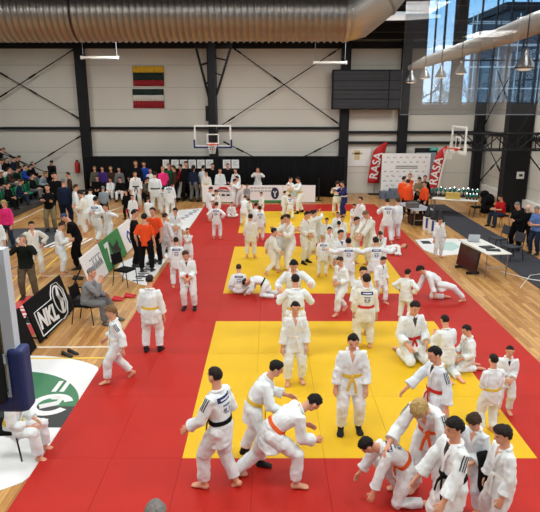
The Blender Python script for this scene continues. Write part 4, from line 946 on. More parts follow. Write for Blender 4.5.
def hair_mesh(bm, S, style, rnd):
    k = S.k; c = S.C + S.Rh @ Vector((-0.03 * k, 0, 0.1 * k)); nr, ns = 10, 28
    thick = dict(short=0.035, crew=0.012, long=0.06, mop=0.075).get(style, 0.035)
    rings = []; ph0 = rnd.random() * 6
    for r in range(nr + 1):
        ring = []
        for j in range(ns):
            a = 2 * math.pi * j / ns; fw = math.cos(a)     # 1 = brow, -1 = nape
            low = ({'mop': 14, 'long': 26}.get(style, 31) + rnd.uniform(-7, 5)) if fw > 0.6 else ((12 if fw > 0.3 else -8) + rnd.uniform(-4, 4) if fw > 0.05 else (-2 if fw > -0.25 else -44))
            if style == 'long': low = low if fw > 0.5 else (-12 if fw > 0.2 else -55)
            if style == 'crew' and fw < 0.3: low += 10
            el = math.radians(88 - (88 - low) * r / nr); jit = 1 + (rnd.random() - 0.5) * (0.12 if style != 'crew' else 0.03) + (0.05 * math.sin(a * 3 + ph0) * math.sin(el * 2.5) if style != 'crew' else 0)
            t = thick * (1.0 if r < nr else -0.6) * (1.25 if fw > 0.3 and style in ('short', 'mop') and r > 2 else 1)
            rx, ry, rz = 0.435 + t, 0.355 + t, 0.405 + t
            ring.append(c + S.Rh @ (Vector((rx * math.cos(el) * math.cos(a), ry * math.cos(el) * math.sin(a), rz * math.sin(el))) * (k * jit)))
        rings.append(ring)
    rings_mesh(bm, rings)
    if style == 'long':
        q = [c + S.Rh @ (Vector(v) * k) for v in ((-0.38, 0, 0.0), (-0.42, 0, -0.5), (-0.36, 0, -1.0))]; tube(bm, q, [(0.3 * k, 0.12 * k), (0.3 * k, 0.1 * k), (0.16 * k, 0.06 * k)], 10, ref=S.Rh @ Vector((0, 1, 0)))
def hand(bm, w, d, thumb, side, h, curl):
    d = d.normalized(); t = thumb - d * thumb.dot(d)
    if t.length < 1e-3: t = d.orthogonal()
    t.normalize(); n = d.cross(t) * side; u = h
    tube(bm, [w - d * 0.012 * u, w + d * 0.01 * u, w + d * 0.035 * u, w + d * 0.056 * u], [(0.017 * u, 0.014 * u), (0.021 * u, 0.013 * u), (0.026 * u, 0.012 * u), (0.025 * u, 0.009 * u)], 8, ref=t)
    for off, L in ((0.0195, 0.041), (0.0068, 0.047), (-0.006, 0.044), (-0.0185, 0.034)):
        b0 = w + (d * 0.052 + t * off) * u; c1, c2 = math.radians(curl * 0.5), math.radians(curl * 1.3)
        sp = t * off * 1.2
        d1 = (d * math.cos(c1) + n * math.sin(c1) + sp).normalized(); d2 = (d * math.cos(c2) + n * math.sin(c2) + sp).normalized()
        tube(bm, [b0 - d * 0.01 * u, b0 + d1 * L * 0.5 * u, b0 + (d1 * 0.5 + d2 * 0.36) * L * u, b0 + (d1 * 0.5 + d2 * 0.5) * L * u], [0.0062 * u, 0.0058 * u, 0.005 * u, 0.0028 * u], 6)
    b0 = w + (d * 0.014 + t * 0.016) * u; d1 = (d * 0.65 + t * 0.7 + n * 0.25).normalized(); d2 = (d * 0.95 + t * 0.15 + n * 0.3).normalized()
    tube(bm, [b0 - d1 * 0.008 * u, b0 + d1 * 0.024 * u, b0 + (d1 * 0.024 + d2 * 0.018) * u, b0 + (d1 * 0.024 + d2 * 0.024) * u], [0.0085 * u, 0.0072 * u, 0.006 * u, 0.003 * u], 6)
def cast(bvh, o, d, maxd):
    r = bvh.ray_cast(o, d, maxd); return r[0]
def person(loc, rz, h, pose, fit, label, group=None):
    if isinstance(pose, str): pose = POSES[pose]
    F = dict(kind='gi', jac='gi_white', trs=None, belt='white', hair='dark', hs='short', skin='skin', patch=False, sock=None, fat=0.93, sleeve=0.74, hem=-0.125, shoe=None, lap=True, stripe=False, dark_v=None, k=0.142 if h < 1.62 else 0.134)
    F.update(fit); F['trs'] = F['trs'] or F['jac']
    S = skeleton(pose, F['k']); dist = max(4, loc[1]); near = dist < 16.5
    rnd = random.Random(int(loc[0] * 1000) * 31 + int(loc[1] * 1000))
    gi = F['kind'] == 'gi'; fat = F['fat']; Rp, Rc = S.frame(0), S.frame(0.26)
    lat0, fwd0 = Rp @ Vector((0, 1, 0)), Rp @ Vector((1, 0, 0))
    vox = 0.0035 + 0.0009 * dist
    # body: one continuous surface
    b = B(); k = S.k; c = S.C; Rh = S.Rh; hv = lambda x, y, z: c + Rh @ Vector((x * k, y * k, z * k))
    ball(b, hv(-0.03, 0, 0.1), (0.43 * k, 0.35 * k, 0.4 * k), 14, 10, Rh)
    ball(b, hv(0.12, 0, -0.2), (0.26 * k, 0.26 * k, 0.28 * k), 12, 8, Rh); ball(b, hv(0.25, 0, -0.38), (0.11 * k, 0.13 * k, 0.1 * k), 8, 6, Rh)
    ball(b, hv(0.41, 0, -0.1), (0.09 * k, 0.06 * k, 0.1 * k), 8, 6, Rh); ball(b, hv(0.37, 0, 0.06), (0.06 * k, 0.2 * k, 0.05 * k), 8, 6, Rh)
    for s in (-1, 1): ball(b, hv(-0.02, s * 0.36, -0.05), (0.09 * k, 0.04 * k, 0.14 * k), 8, 6, Rh)
    tube(b, [S.spine(0.25), S.spine(0.29), S.N, hv(-0.1, 0, -0.15)], [0.05, 0.042, 0.26 * k, 0.25 * k], 12)
    rings = []
    for s, rx, ry in ((-0.02, 0.075, 0.05), (0.05, 0.068, 0.045), (0.14, 0.072, 0.046), (0.22, 0.07, 0.042), (0.275, 0.045, 0.032)):
        fr = S.frame(s); rings.append(ell(S.spine(s), fr @ Vector((0, 1, 0)), fr @ Vector((1, 0, 0)), rx, ry))
    rings_mesh(b, rings)
    for s, sg in (('L', 1), ('R', -1)):
        e, w = S.el[s], S.wr[s]; tube(b, [S.spine(0.255), S.sh[s], S.sh[s].lerp(e, 0.5), e, e.lerp(w, 0.35), w.lerp(e, 0.1), w], [0.026, 0.025, 0.026, 0.024, 0.024, 0.018, 0.017], 10)
        kn, an = S.kn[s], S.an[s]
        tube(b, [S.P, S.hip[s], S.hip[s].lerp(kn, 0.5), kn, kn.lerp(an, 0.35), an.lerp(kn, 0.08), an], [0.045, 0.046, 0.038, 0.028, 0.03, 0.024, 0.024], 10)
        toe = S.p[s + 'toe']
        if toe is None:
            toe = R3('Z', sg * 8) @ R3('Y', S.p[s + 'tp']) @ Vector((1, 0, 0)); dn = R3('Y', S.p[s + 'tp']) @ Vector((0, 0, -1))
            ft = Vector((0, 0, 0))
        else:
            toe = Vector(toe).normalized(); dn = Vector((0, 0, -1)) if abs(toe.z) < 0.6 else Vector((1, 0, 0))
        lt = toe.cross(dn).normalized()
        if S.p[s + 'toe'] is None: pts = [an - toe * 0.036 + dn * 0.026, an - toe * 0.025 + dn * 0.023, an + toe * 0.025 + dn * 0.02, an + toe * 0.07 + dn * 0.032, an + toe * 0.1 + dn * 0.036]
        else: pts = [an - toe * 0.03, an - toe * 0.02, an + toe * 0.03, an + toe * 0.07, an + toe * 0.1]
        rr = [(0.014, 0.012), (0.023, 0.022), (0.026, 0.024), (0.033, 0.014), (0.024, 0.008)]
        if not F['sock'] and not F['shoe']: tube(b, pts, rr, 10, ref=lt)
        S.__dict__.setdefault('foot', {})[s] = (pts, rr, lt)
    root = add_raw('person', b, [F['skin'], 'eye_white', 'eye_dark', 'lips', 'hair_' + (F['hair'] if F['hair'] in ('blond', 'grey', 'light', 'brown') else 'dark')], None, vox * 0.85, 2, h)
    root.location = loc; root.rotation_euler = (0, 0, math.radians(rz)); tag(root, label, 'person', group)
    # top garment
    b = B(); rings = []; tdir = ((S.kn['L'] - S.hip['L']).normalized() + (S.kn['R'] - S.hip['R']).normalized()).normalized()
    D = (Rp @ Vector((0, 0, -1)) * 0.5 + tdir * 0.75).normalized(); fs = (lat0.cross(-D) * -1).normalized()
    if fs.dot(fwd0) < 0 and fs.dot(Vector((0, 0, 1))) < 0: fs = -fs
    hem = F['hem'] if gi else max(F['hem'], -0.055)
    spread = (S.kn['L'] - S.kn['R']).length
    sk = [(hem, 0.122 + 0.1 * max(0, spread - 0.2), 0.094), (hem * 0.5, 0.115, 0.088)] if gi else [(hem, 0.1, 0.075), (hem * 0.5, 0.102, 0.076)]
    for s, rx, ry in sk: rings.append(ell(S.P + D * -s, lat0, fs, rx * fat, ry * fat))
    prof = ((0.03, 0.108, 0.082), (0.08, 0.094, 0.072), (0.14, 0.102, 0.076), (0.2, 0.108, 0.078), (0.25, 0.098, 0.066), (0.285, 0.062, 0.05), (0.298, 0.045, 0.042)) if gi else ((0.03, 0.1, 0.074), (0.08, 0.094, 0.072), (0.14, 0.098, 0.073), (0.2, 0.1, 0.073), (0.25, 0.09, 0.06), (0.285, 0.058, 0.046), (0.298, 0.042, 0.04))
    for s, rx, ry in prof: fr = S.frame(s); rings.append(ell(S.spine(s), fr @ Vector((0, 1, 0)), fr @ Vector((1, 0, 0)), rx * fat, ry * fat))
    rings_mesh(b, rings)
    g = 0.92 if gi else 0.84
    for s, sg in (('L', 1), ('R', -1)):
        e, w = S.el[s], S.wr[s]; c0 = S.spine(0.245) + Rc @ Vector((0, sg * 0.045, 0))
        if gi or F['sleeve'] > 0.3: tube(b, [c0, S.sh[s], S.sh[s].lerp(e, 0.5), e, e.lerp(w, F['sleeve'] * 0.6), e.lerp(w, F['sleeve'])], [0.04 * g, 0.047 * g, 0.05 * g, 0.049 * g, 0.048 * g, (0.05 if gi else 0.036)], 12)
        else: tube(b, [c0, S.sh[s], S.sh[s].lerp(e, 0.4), S.sh[s].lerp(e, 0.85)], [0.036, 0.042, 0.043, 0.046], 12)
    if gi or F['sleeve'] > 0.3:
        for s in 'LR': ball(b, S.el[s], 0.048 * g, 10, 8)
    jac = add_raw('jacket' if gi or F['sleeve'] > 0.3 else 'shirt', b, F['jac'], root, vox, 3, h, 0.018 if dist < 20 else 0)
    # trousers
    b = B(); g = 0.92 if gi else 0.86
    rings_mesh(b, [ell(S.spine(s), lat0, fwd0, rx * fat, ry * fat) for s, rx, ry in ((-0.06, 0.09, 0.065), (0.0, 0.1, 0.072), (0.06, 0.085, 0.06))])
    for s in 'LR':
        kn, an, hp_ = S.kn[s], S.an[s], S.hip[s]
        tube(b, [S.P.lerp(hp_, 0.5), hp_, hp_.lerp(kn, 0.5), kn, kn.lerp(an, 0.5), kn.lerp(an, 0.9 if not gi else 0.86)], [0.06 * g, 0.074 * g, 0.07 * g, 0.06 * g, 0.055 * g, 0.053 * g], 12)
    for s in 'LR': ball(b, S.kn[s], 0.058 * g, 10, 8); ball(b, S.hip[s], 0.072 * g, 10, 8)
    trs = add_raw('trousers', b, F['trs'], root, vox, 3, h, 0.016 if dist < 20 else 0)
    # feet
    for s in 'LR':
        mt_ = F['sock'] or F['shoe']
        if mt_:
            pts, rr, lt = S.foot[s]; b = B(); f_ = 1.12 if F['shoe'] else 1.05
            tube(b, pts, [(x * f_, y * f_ + 0.001) for x, y in rr], 10, ref=lt); tube(b, [S.an[s] + (S.kn[s] - S.an[s]) * 0.18, S.an[s] - (S.kn[s] - S.an[s]).normalized() * 0.015], 0.029, 10)
            for v in b.verts: v.co *= h
            obj('sock' if F['sock'] else 'shoe', b, mt_, root, True)
    # hair or hat
    if F['hs'] != 'bald':
        b = B(); hair_mesh(b, S, F['hs'] if F['hs'] != 'cap' else 'crew', rnd)
        if F['hs'] == 'cap': tube(b, [hv(0.3, 0, 0.3), hv(0.72, 0, 0.2)], [(0.3 * k, 0.03 * k), (0.2 * k, 0.02 * k)], 8, ref=Rh @ Vector((0, 1, 0)))
        for v in b.verts: v.co *= h
        obj('cap' if F['hs'] == 'cap' else 'hair', b, 'hair_' + F['hair'], root, True)
    PEOPLE.append((root, jac, S, F, h, near, dist, fat))
    return root
def finish_people():
    bpy.context.view_layer.update()
    dg = bpy.context.evaluated_depsgraph_get(); new = []
    for o in RAW: new.append(bpy.data.meshes.new_from_object(o.evaluated_get(dg)))
    for o, me in zip(RAW, new):
        old = o.data; o.modifiers.clear(); ms = list(old.materials); o.data = me
        me.materials.clear()
        for m_ in ms: me.materials.append(m_)
        bpy.data.meshes.remove(old)
        me.polygons.foreach_set('use_smooth', [True] * len(me.polygons))
        me.polygons.foreach_set('material_index', [0] * len(me.polygons))
    for root, jac, S, F, h, near, dist, fat in PEOPLE:
        gi = F['kind'] == 'gi'; k = S.k
        jb = B(); jb.from_mesh(jac.data); bvh = BVHTree.FromBMesh(jb); jb.free()
        rb = B(); rb.from_mesh(root.data); hb = BVHTree.FromBMesh(rb)
        Hs = lambda v: v * h
        # hands grow out of the wrists
        for s, sg in (('L', 1), ('R', -1)):
            d = S.wr[s] - S.el[s]; th = Vector((1, 0, 0.5)) + Vector((0, -0.5 * sg, 0))
            hand(rb, Hs(S.wr[s]), d, th, sg, h, 70 if S.p['grip'] else 32)
        # face
        def grid(bm, tree, pts, dirn, off, mi, maxd):
            vs = []
            for row in pts:
                r = []
                for p in row:
                    q = cast(tree, p, dirn, maxd); r.append(bm.verts.new(q - dirn * off) if q is not None else None)
                vs.append(r)
            for a, b_ in zip(vs, vs[1:]):
                for i in range(len(a) - 1):
                    q = (a[i], a[i + 1], b_[i + 1], b_[i])
                    if all(q):
                        f = bm.faces.new(q); f.material_index = mi; f.smooth = True
                        if f.calc_area() > 0: 
                            f.normal_update()
                            if f.normal.dot(dirn) > 0: f.normal_flip()
        if dist < 24:
            fw = S.Rh @ Vector((1, 0, 0)); hv = lambda x, y, z: (S.C + S.Rh @ Vector((x * k, y * k, z * k))) * h
            def rect(y, z, w, hh, off, mi): grid(rb, hb, [[hv(0.9, y + w * (i - 1), z + hh * (j - 0.5) * 2 * (1 if i == 1 else 0.55)) for i in range(3)] for j in range(2)], -fw, off, mi, 0.9 * k * h)
            for s in (-1, 1):
                rect(s * 0.15, 0.0, 0.085, 0.035, 0.002, 1); rect(s * 0.15, 0.0, 0.04, 0.038, 0.004, 2); rect(s * 0.155, 0.1, 0.09, 0.013, 0.004, 4)
            rect(0, -0.27, 0.11, 0.022, 0.003, 3)
        # open neckline
        Rc = S.frame(0.2); cf = Rc @ Vector((1, 0, 0)); cl = Rc @ Vector((0, 1, 0))
        front = lambda s, y: (S.spine(s) + cl * y + cf * 0.14) * h
        if gi and F['lap']:
            n = 6; bt = 0.165
            grid(rb if not F['dark_v'] else rb, bvh, [[front(0.292 - (0.292 - bt) * j / n, (i - 1) * 0.036 * (1.02 - j / n)) for i in range(3)] for j in range(n + 1)], -cf, 0.003 * h, 2 if F['dark_v'] else 0, 0.4 * h)
        rb.to_mesh(root.data); rb.free()
        if gi:
            if F['lap']:
                b = B()
                for sg, y1, s1, off in ((-1, 0.012, 0.12, 0.006), (1, -0.022, 0.085, 0.009)):
                    P0 = (0.296, sg * 0.043); P1 = (s1, y1); rows = []
                    for j in range(9):
                        t = j / 8; s = P0[0] + (P1[0] - P0[0]) * t; y = P0[1] + (P1[1] - P0[1]) * t; rows.append([front(s, y - 0.013), front(s, y), front(s, y + 0.013)])
                    grid(b, bvh, rows, -cf, off * h, 0, 0.4 * h)
                rg = []
                for j in range(9):
                    a = math.radians(70 + 220 * j / 8); fr = S.frame(0.29); rg.append((S.spine(0.292) + fr @ Vector((0.043 * math.cos(a), 0.047 * math.sin(a), 0.006 - 0.004 * math.cos(a)))) * h)
                tube(b, rg, [(0.008 * h, 0.016 * h)] * 9, 6, ref=(0, 0, 1))
                o = obj('lapel', b, 'lapel_white' if F['jac'] != 'gi_blue' else 'gi_blue', root, True)
            # belt
            if F['belt']:
                b = B(); n = 26; fr = S.frame(0.07); ax = fr @ Vector((0, 0, 1)); cen = S.spine(0.068); Ls, Fs = fr @ Vector((0, 1, 0)), fr @ Vector((1, 0, 0)); rr = []
                for i in range(n):
                    a = 2 * math.pi * i / n; d = Fs * math.cos(a) + Ls * math.sin(a); base = 1 / math.sqrt((math.cos(a) / (0.078 * fat)) ** 2 + (math.sin(a) / (0.1 * fat)) ** 2)
                    rad = []
                    for z in (-0.014, 0.014):
                        q = cast(bvh, (cen + ax * z) * h, d, h); rad.append(min(base * 1.16, max(base * 0.92, ((q / h) - cen - ax * z).length if q is not None else base)))
                    rr.append([(cen + ax * z + d * (r + o_)) * h for z, r, o_ in ((-0.014, rad[0], -0.003), (-0.014, rad[0], 0.007), (0.014, rad[1], 0.007), (0.014, rad[1], -0.003))])
                V_ = [[b.verts.new(p) for p in r] for r in rr]
                for i in range(n):
                    a, c = V_[i], V_[(i + 1) % n]
                    for j in range(4): b.faces.new((a[j], a[(j + 1) % 4], c[(j + 1) % 4], c[j]))
                kn = (rr[0][1] + rr[0][2]) / 2; ball(b, kn + Fs * 0.004 * h, (0.016 * h, 0.022 * h, 0.018 * h), 8, 6, fr)
                dn = (Vector((0, 0, -1)) * 0.75 - ax * 0.25).normalized()
                for sg, L in ((1, 0.15), (-1, 0.13)):
                    tube(b, [kn + Fs * 0.008 * h, kn + (Fs * 0.026 + dn * 0.05 + Ls * sg * 0.022) * h, kn + (Fs * 0.03 + dn * L + Ls * sg * 0.04) * h], [(0.011 * h, 0.004 * h)] * 3, 6, ref=Ls)
                obj('belt', b, 'belt_' + F['belt'], root)
            if F['patch']:
                back = lambda s, y: (S.spine(s) + cl * y - cf * 0.3) * h
                b = B(); grid(b, bvh, [[back(0.222 + 0.04 * j / 2, -0.075 + 0.15 * i / 6) for i in range(7)] for j in range(3)], cf, 0.006, 0, 0.4 * h); pt = obj('back_patch', b, 'patch_blue', root, True)
                b = B(); grid(b, bvh, [[back(0.236 + 0.012 * j, -0.055 + 0.11 * i / 6 ) for i in range(7)] for j in range(2)], cf, 0.009, 0, 0.4 * h); obj('patch_print', b, 'patch_line', pt, True)
                b = B()
                for q0, q1, z0, z1 in ((-0.04, 0.04, 0.185, 0.2), (-0.03, 0.03, 0.13, 0.14), (-0.036, -0.01, 0.145, 0.172), (0.01, 0.036, 0.145, 0.172)): grid(b, bvh, [[back(z0 + (z1 - z0) * j, q0 + (q1 - q0) * i / 3) for i in range(4)] for j in range(2)], cf, 0.006, 0, 0.4 * h)
                obj('back_print', b, 'print_grey', root, True)
            if F['stripe']:
                for s, sg in (('L', 1), ('R', -1)):
                    a, e = S.sh[s], S.el[s]; t = (e - a).normalized(); side = (Rc @ Vector((0, sg, 0.55))); side = (side - t * side.dot(t)).normalized(); q = t.cross(side).normalized(); b = B()
                    for m_ in (-1, 0, 1): grid(b, bvh, [[(a + t * (-0.01 + 0.1 * j / 6) + q * (m_ * 0.016 + 0.004 * (i * 2 - 1)) + side * 0.2) * h for i in range(2)] for j in range(7)], -side, 0.006, 0, 0.3 * h)
                    obj('shoulder_stripe', b, 'stripe_dark', root, True)
SPOTS = []
def zat(v, Y): return at(270, v, Y).z
def who(u, vf, vh, rz, pose, label, fit=None, h=None, grp=None, **ov):
    """stand a person at the floor point seen under (u, vf), tall enough for the head top at row vh"""
    ps = dict(POSES[pose]); ps.update(ov); F = dict(fit or {})
    S = skeleton(ps, F.get('k', 0.142))
    if vf is None:
        d = ray(u, vh); hz = h * S.top + 0.04; q = CAM + d * ((hz - CAM_H) / d.z)
    else:
        q = gnd(u, vf); z0 = mat_z(q.x, q.y)
        if z0: q = gnd(u, vf, z0)
        if h is None:
            hd = R3('Z', rz) @ Vector((S.C.x, S.C.y, 0)); hh = 1.5
            for _ in range(4): hh = (zat(vh, q.y + hd.y * hh) - z0) / S.top
            h = hh
    if vf is not None and q.y > 9.8:       # keep shoulder room between neighbours in the crowd
        dv = Vector((q.x, q.y, 0)).normalized(); thr = 0.36 if pose in ('grip', 'griplow', 'arms_up', 'hold', 'wide') else (0.56 if q.y > 24 else 0.48); best = None
        for st in (0, 0.1, -0.1, 0.2, -0.2, 0.3, -0.3, 0.4, -0.4, 0.5, -0.5, 0.65, -0.65, 0.8):
            c = q + dv * st
            if c.y > 30.55: continue
            dm = min([1.0] + [(Vector((p.x, p.y, 0)) - Vector((c.x, c.y, 0))).length for p in SPOTS])
            if best is None or dm > best[0] + 1e-6: best = (dm, c)
            if dm >= thr: break
        q = best[1]; SPOTS.append(q.copy())
        if vh is not None:
            z0 = mat_z(q.x, q.y); hd = R3('Z', rz) @ Vector((S.C.x, S.C.y, 0)); hh = h
            for _ in range(4): hh = (zat(vh, q.y + hd.y * hh) - z0) / S.top
            h = hh
    return person((q.x, q.y, mat_z(q.x, q.y)), rz, h, ps, F, label, grp)
G = lambda belt='white', **k: dict(belt=belt, **k)
def CV(top, trs='cloth_black', sleeve=1, **k):
    return dict(kind='civil', jac='cloth_' + top, trs=trs if trs.startswith('gi') else 'cloth_' + trs.replace('cloth_', ''), sleeve=0.92 if sleeve else 0.0, shoe=k.pop('shoe', 'shoe_black'), **k)
POSES['lie'] = dict(ph=0.075, lean=-88, hp=-78, LF=(0.32, 0.1), RF=(0.36, -0.08), LK=(0.17, 0.1, 0.2), RK=(0.19, -0.08, 0.19), LH=(-0.12, 0.2, 0.05), RH=(-0.05, -0.16, 0.12))
POSES['turtle'] = dict(ph=0.24, lean=92, hp=110, LF=(-0.2, 0.1, 0.03), RF=(-0.24, -0.1, 0.03), LK=(0.06, 0.1, 0.05), RK=(0.0, -0.1, 0.05), LH=(0.36, 0.06, 0.05), RH=(0.36, -0.06, 0.05), Ltoe=(-1, 0, -0.1), Rtoe=(-1, 0, -0.1))
POSES['crouch'] = dict(ph=0.33, lean=68, hp=62, LF=(-0.14, 0.1, 0.03), LK=(0.1, 0.1, 0.05), Ltoe=(-1, 0, -0.1), RF=(0.02, -0.12), RK=(0.2, -0.14, 0.26), LH=(0.36, 0.15, 0.05), RH=(0.42, -0.12, 0.1))
POSES['lunge'] = dict(ph=0.31, lean=66, hp=40, RF=(-0.17, -0.08, 0.03), RK=(0.06, -0.08, 0.05), Rtoe=(-1, 0, -0.1), LF=(-0.43, 0.1), LK=(-0.22, 0.14, 0.26), LH=(0.1, 0.16, 0.14), RH=(0.36, -0.1, 0.05))
# ---- the boys in front
who(222, 487, 366, 152, 'walk', 'boy with black belt walking away beside the front yellow mat edge', G('black', patch=True, stripe=True, hs='crew', hair='dark'), LF=(0.11, 0.075), RF=(-0.09, -0.06), LH=(0.19, 0.15, 0.52), RH=(0.1, -0.14, 0.5), hp=2, hy=-8)
who(271, 481, None, 10, 'bend', 'boy with orange belt bent low pushing to the right', G('orange', hair='black'), h=1.7, lean=66, hp=52, LF=(-0.27, 0.1), RF=(0.17, -0.12), LH=(0.3, 0.12, 0.4), RH=(0.34, -0.05, 0.36), px=0.0)
who(253, 460, 361, 2, 'griplow', 'boy with yellow belt gripping the bent boy in orange belt', G('yellow', hair='black', sock='sock_dark'), lean=34, hp=26, LH=(0.3, 0.1, 0.56), RH=(0.27, -0.1, 0.5), LF=(-0.08, 0.09), RF=(0.06, -0.09))
who(349, 430, 334, 268, 'rest', 'dark haired boy in yellow belt and dark socks standing alone', G('yellow', hair='black', sock='sock_dark'), hp=16)
who(294, 382, 302, 275, 'rest', 'barefoot boy in white belt facing us behind the grappling pair', G('white', hair='black'), hp=8)
who(295, 353, 274, 92, 'grip', 'boy with yellow belt seen from behind gripping a partner', G('yellow', hair='black'), LH=(0.22, 0.15, 0.66), RH=(0.22, -0.15, 0.66))
who(293, 333, 260, 268, 'grip', 'dark haired boy facing us with arms around his partner', G('white', hair='black'), LH=(0.18, 0.2, 0.68), RH=(0.2, -0.16, 0.62), hp=28)
who(364, 349, 274, 92, 'rest', 'boy in red belt with large back patch standing on middle mat', G('red', jac='gi_cream', patch=True, hair='dark'))
who(360, 334, 267, 275, 'rest', 'boy hidden behind the red belted boy with back patch', G('white', hair='black'))
who(341, 313, 257, 216, 'walk', 'boy striding left with hands held at his waist', G('white', hair='brown'), LH=(0.13, 0.05, 0.54), RH=(0.13, -0.04, 0.56), hp=20)
who(379, 303, 257, 305, 'rest', 'boy in loose white suit looking down beside the yellow edge', G('white', hair='dark', dark_v=True), hp=22, LF=(0.09, 0.07), RF=(-0.08, -0.07))
who(404, 321, 269, 55, 'hips', 'small boy with hand on hip standing on the red strip', G('white', hair='dark'))
who(437, 300, None, 184, 'lunge', 'curly haired boy kneeling forward with one hand on red mat', G('white', hair='dark', hs='mop', dark_v=True), h=1.5)
who(409, 357, 301, 282, 'seiza', 'kneeling boy with red belt facing us on the yellow mat', G('red', hair='dark', dark_v=True))
who(445, 374, 315, 105, 'kneel_up', 'boy from behind kneeling upright beside the kneeling red belted boy', G('white', hair='dark', hs='crew'))
who(467, 369, None, 190, 'seiza', 'boy kneeling half hidden at the right edge of front mat', G('white', hair='dark'), h=1.42)
who(432, 446, 347, 196, 'rest', 'boy with red belt and striped shoulders stretching a hand left', G('red', jac='gi_cool', hair='black', stripe=True, dark_v=True), RH=(0.27, -0.1, 0.55), LH=(0.0, 0.17, 0.47), hp=14, hy=-5)
who(428, 494, 403, 232, 'bend', 'blond boy leaning over the crouching boy in front', G('orange', hair='blond', hs='mop', stripe=True), lean=46, hp=54, LH=(0.22, 0.22, 0.4), RH=(0.36, -0.16, 0.52), LF=(0.05, 0.11), RF=(0.0, -0.1))
who(405, 499, None, 184, 'crouch', 'dark haired boy crouching with both hands on the red mat', G('orange', hair='black', patch=True), h=1.52)
who(459, None, 417, 196, 'rest', 'tall boy with black belt and striped shoulder in front row', G('black', hair='black', hs='mop', stripe=True, dark_v=True), h=1.68, RH=(0.2, -0.12, 0.5), LH=(0.16, 0.14, 0.5), hp=2)
who(478, None, 412, 225, 'front', 'brown haired boy holding a black jacket in the front group', G('white', hair='brown', hs='mop', jac='gi_cool'), h=1.38, hp=26)
who(509, None, 426, 186, 'rest', 'boy in plain white suit at right end of front group', G('white', hair='dark', hs='mop'), h=1.48, hp=10)
who(487, 433, 354, 98, 'front', 'boy from behind with yellow belt near the right mat corner', G('yellow', hair='dark', hs='crew'), hp=4)
who(502, 412, 346, 262, 'front', 'boy with dark collar facing the yellow belted boy at right', G('white', hair='dark', hs='crew', dark_v=True), hp=8)
bq = gnd(8, 456); chair((bq.x, bq.y + 0.05, 0), 0.1, 'chair under the seated barefoot boy at lower left')
person((bq.x + 0.1, bq.y + 0.05, 0), -6, 1.55, dict(POSES['sit'], lean=14), G('yellow', hair='dark'), 'barefoot boy in white seated below the near backboard')
who(153, None, 503.5, 90, 'rest', 'person with grey knitted cap at the very bottom edge', CV('grey', 'black', hair='grey', hs='mop'), h=1.66)
# ---- left middle
who(120, 380, 306, 196, 'walk', 'fair haired boy walking left along the red mat edge', G('white', hair='light', hs='mop', stripe=True), hp=6)
who(153, 352, 274, 86, 'rest', 'boy with yellow belt and dark socks seen from behind at left', G('yellow', hair='dark', sock='sock_dark', hs='crew'))
who(190, 309, 251, 264, 'front', 'boy with red belt and dark socks looking down at left', G('red', hair='brown', hs='crew', sock='sock_dark', dark_v=True), hp=28, side=-5)
who(178, 288, 237, 98, 'rest', 'boy with back patch standing behind the red belted boy', G('white', patch=True, hair='dark', hs='crew'))
who(189, 264, 228, 268, 'crossed', 'small boy with folded arms by the left red mat edge', G('white', hair='brown', hs='crew'))
who(177, 250, 208, 276, 'front', 'long haired girl in white suit standing on the white sticker', G('yellow', hair='black', hs='long', dark_v=True))
who(147, 272, 213, 88, 'rest', 'coach in orange shirt seen from behind by the white board', CV('orange', sleeve=0, hair='dark'), LH=(0.05, 0.15, 0.5))
who(156, 263, 207, 262, 'rest', 'coach in orange shirt facing us beside another orange coach', CV('orange', sleeve=0, hair='black'))
who(136, 266, 209, 5, 'stand', 'man in black with an arm round the orange coach', CV('black', hair='dark'), RH=(0.2, -0.14, 0.74), LH=(0.2, 0.1, 0.6))
who(166, 262, 213, 60, 'rest', 'boy in white suit half hidden behind the orange coach', G('white', hair='brown'))
person((MAN.x + 0.02, MAN.y, 0), -6, 1.78, dict(POSES['sit'], lean=16, hp=6, ph=0.285, LH=(0.24, 0.06, 0.36), RH=(0.2, -0.02, 0.56), LF=(0.34, 0.1), RF=(0.26, -0.1)), CV('lightgrey', 'cloth_grey', hair='grey', hs='crew', shoe='shoe_grey', fat=1.08), 'man in grey hoodie seated on a chair by the red mats')
who(80, 268, 214, 196, 'stoop', 'man in black with blue cap stooping over a tablet', CV('black', sleeve=0, hair='blue', hs='cap', fat=1.05), h=1.78, lean=24, LH=(0.26, 0.06, 0.55), RH=(0.26, -0.06, 0.55))
who(62, 274, 222, 12, 'hold', 'boy in white suit facing the stooping man in black', G('white', hair='brown'))
who(30, 298, 234, 282, 'photo', 'man in dark sweater taking a photo on the red sticker', CV('green', 'darkkhaki', hair='grey', hs='crew', fat=1.12))
who(37, 277, 221, 300, 'hips', 'boy in white suit standing behind the man taking a photo', G('white', jac='gi_cream', hair='dark'))
who(10, 247, 200, 262, 'rest', 'fair haired woman in bright pink top at the left edge', CV('pink', 'jeans', hair='blond', hs='long', fat=1.15))
who(0, 266, 216, 300, 'rest', 'person in white suit cut by the left picture edge', G('white', hair='dark'))
who(52, 231, 184, 276, 'crossed', 'man in black sweater and khaki trousers with folded arms', CV('black', 'khaki', hair='dark', hs='crew', fat=1.08))
who(67, 227, 178, 80, 'rest', 'man in navy suit seen from behind near the bleacher', CV('navy', 'navy', hair='grey', hs='crew', fat=1.08))
who(59, 218, 172, 280, 'rest', 'person in black between the bleacher and navy suited man', CV('black', hair='dark'))
who(72, 207, 172, 200, 'rest', 'person in brown jacket standing behind the navy suited man', CV('brown', hair='dark'))
who(78, 228, 184, 12, 'rest', 'tall boy in white suit facing right beside navy suited man', G('white', hair='brown'))
who(87, 235, 191, 182, 'hold', 'boy in white suit facing left in the left group', G('white', hair='dark', jac='gi_cream'))
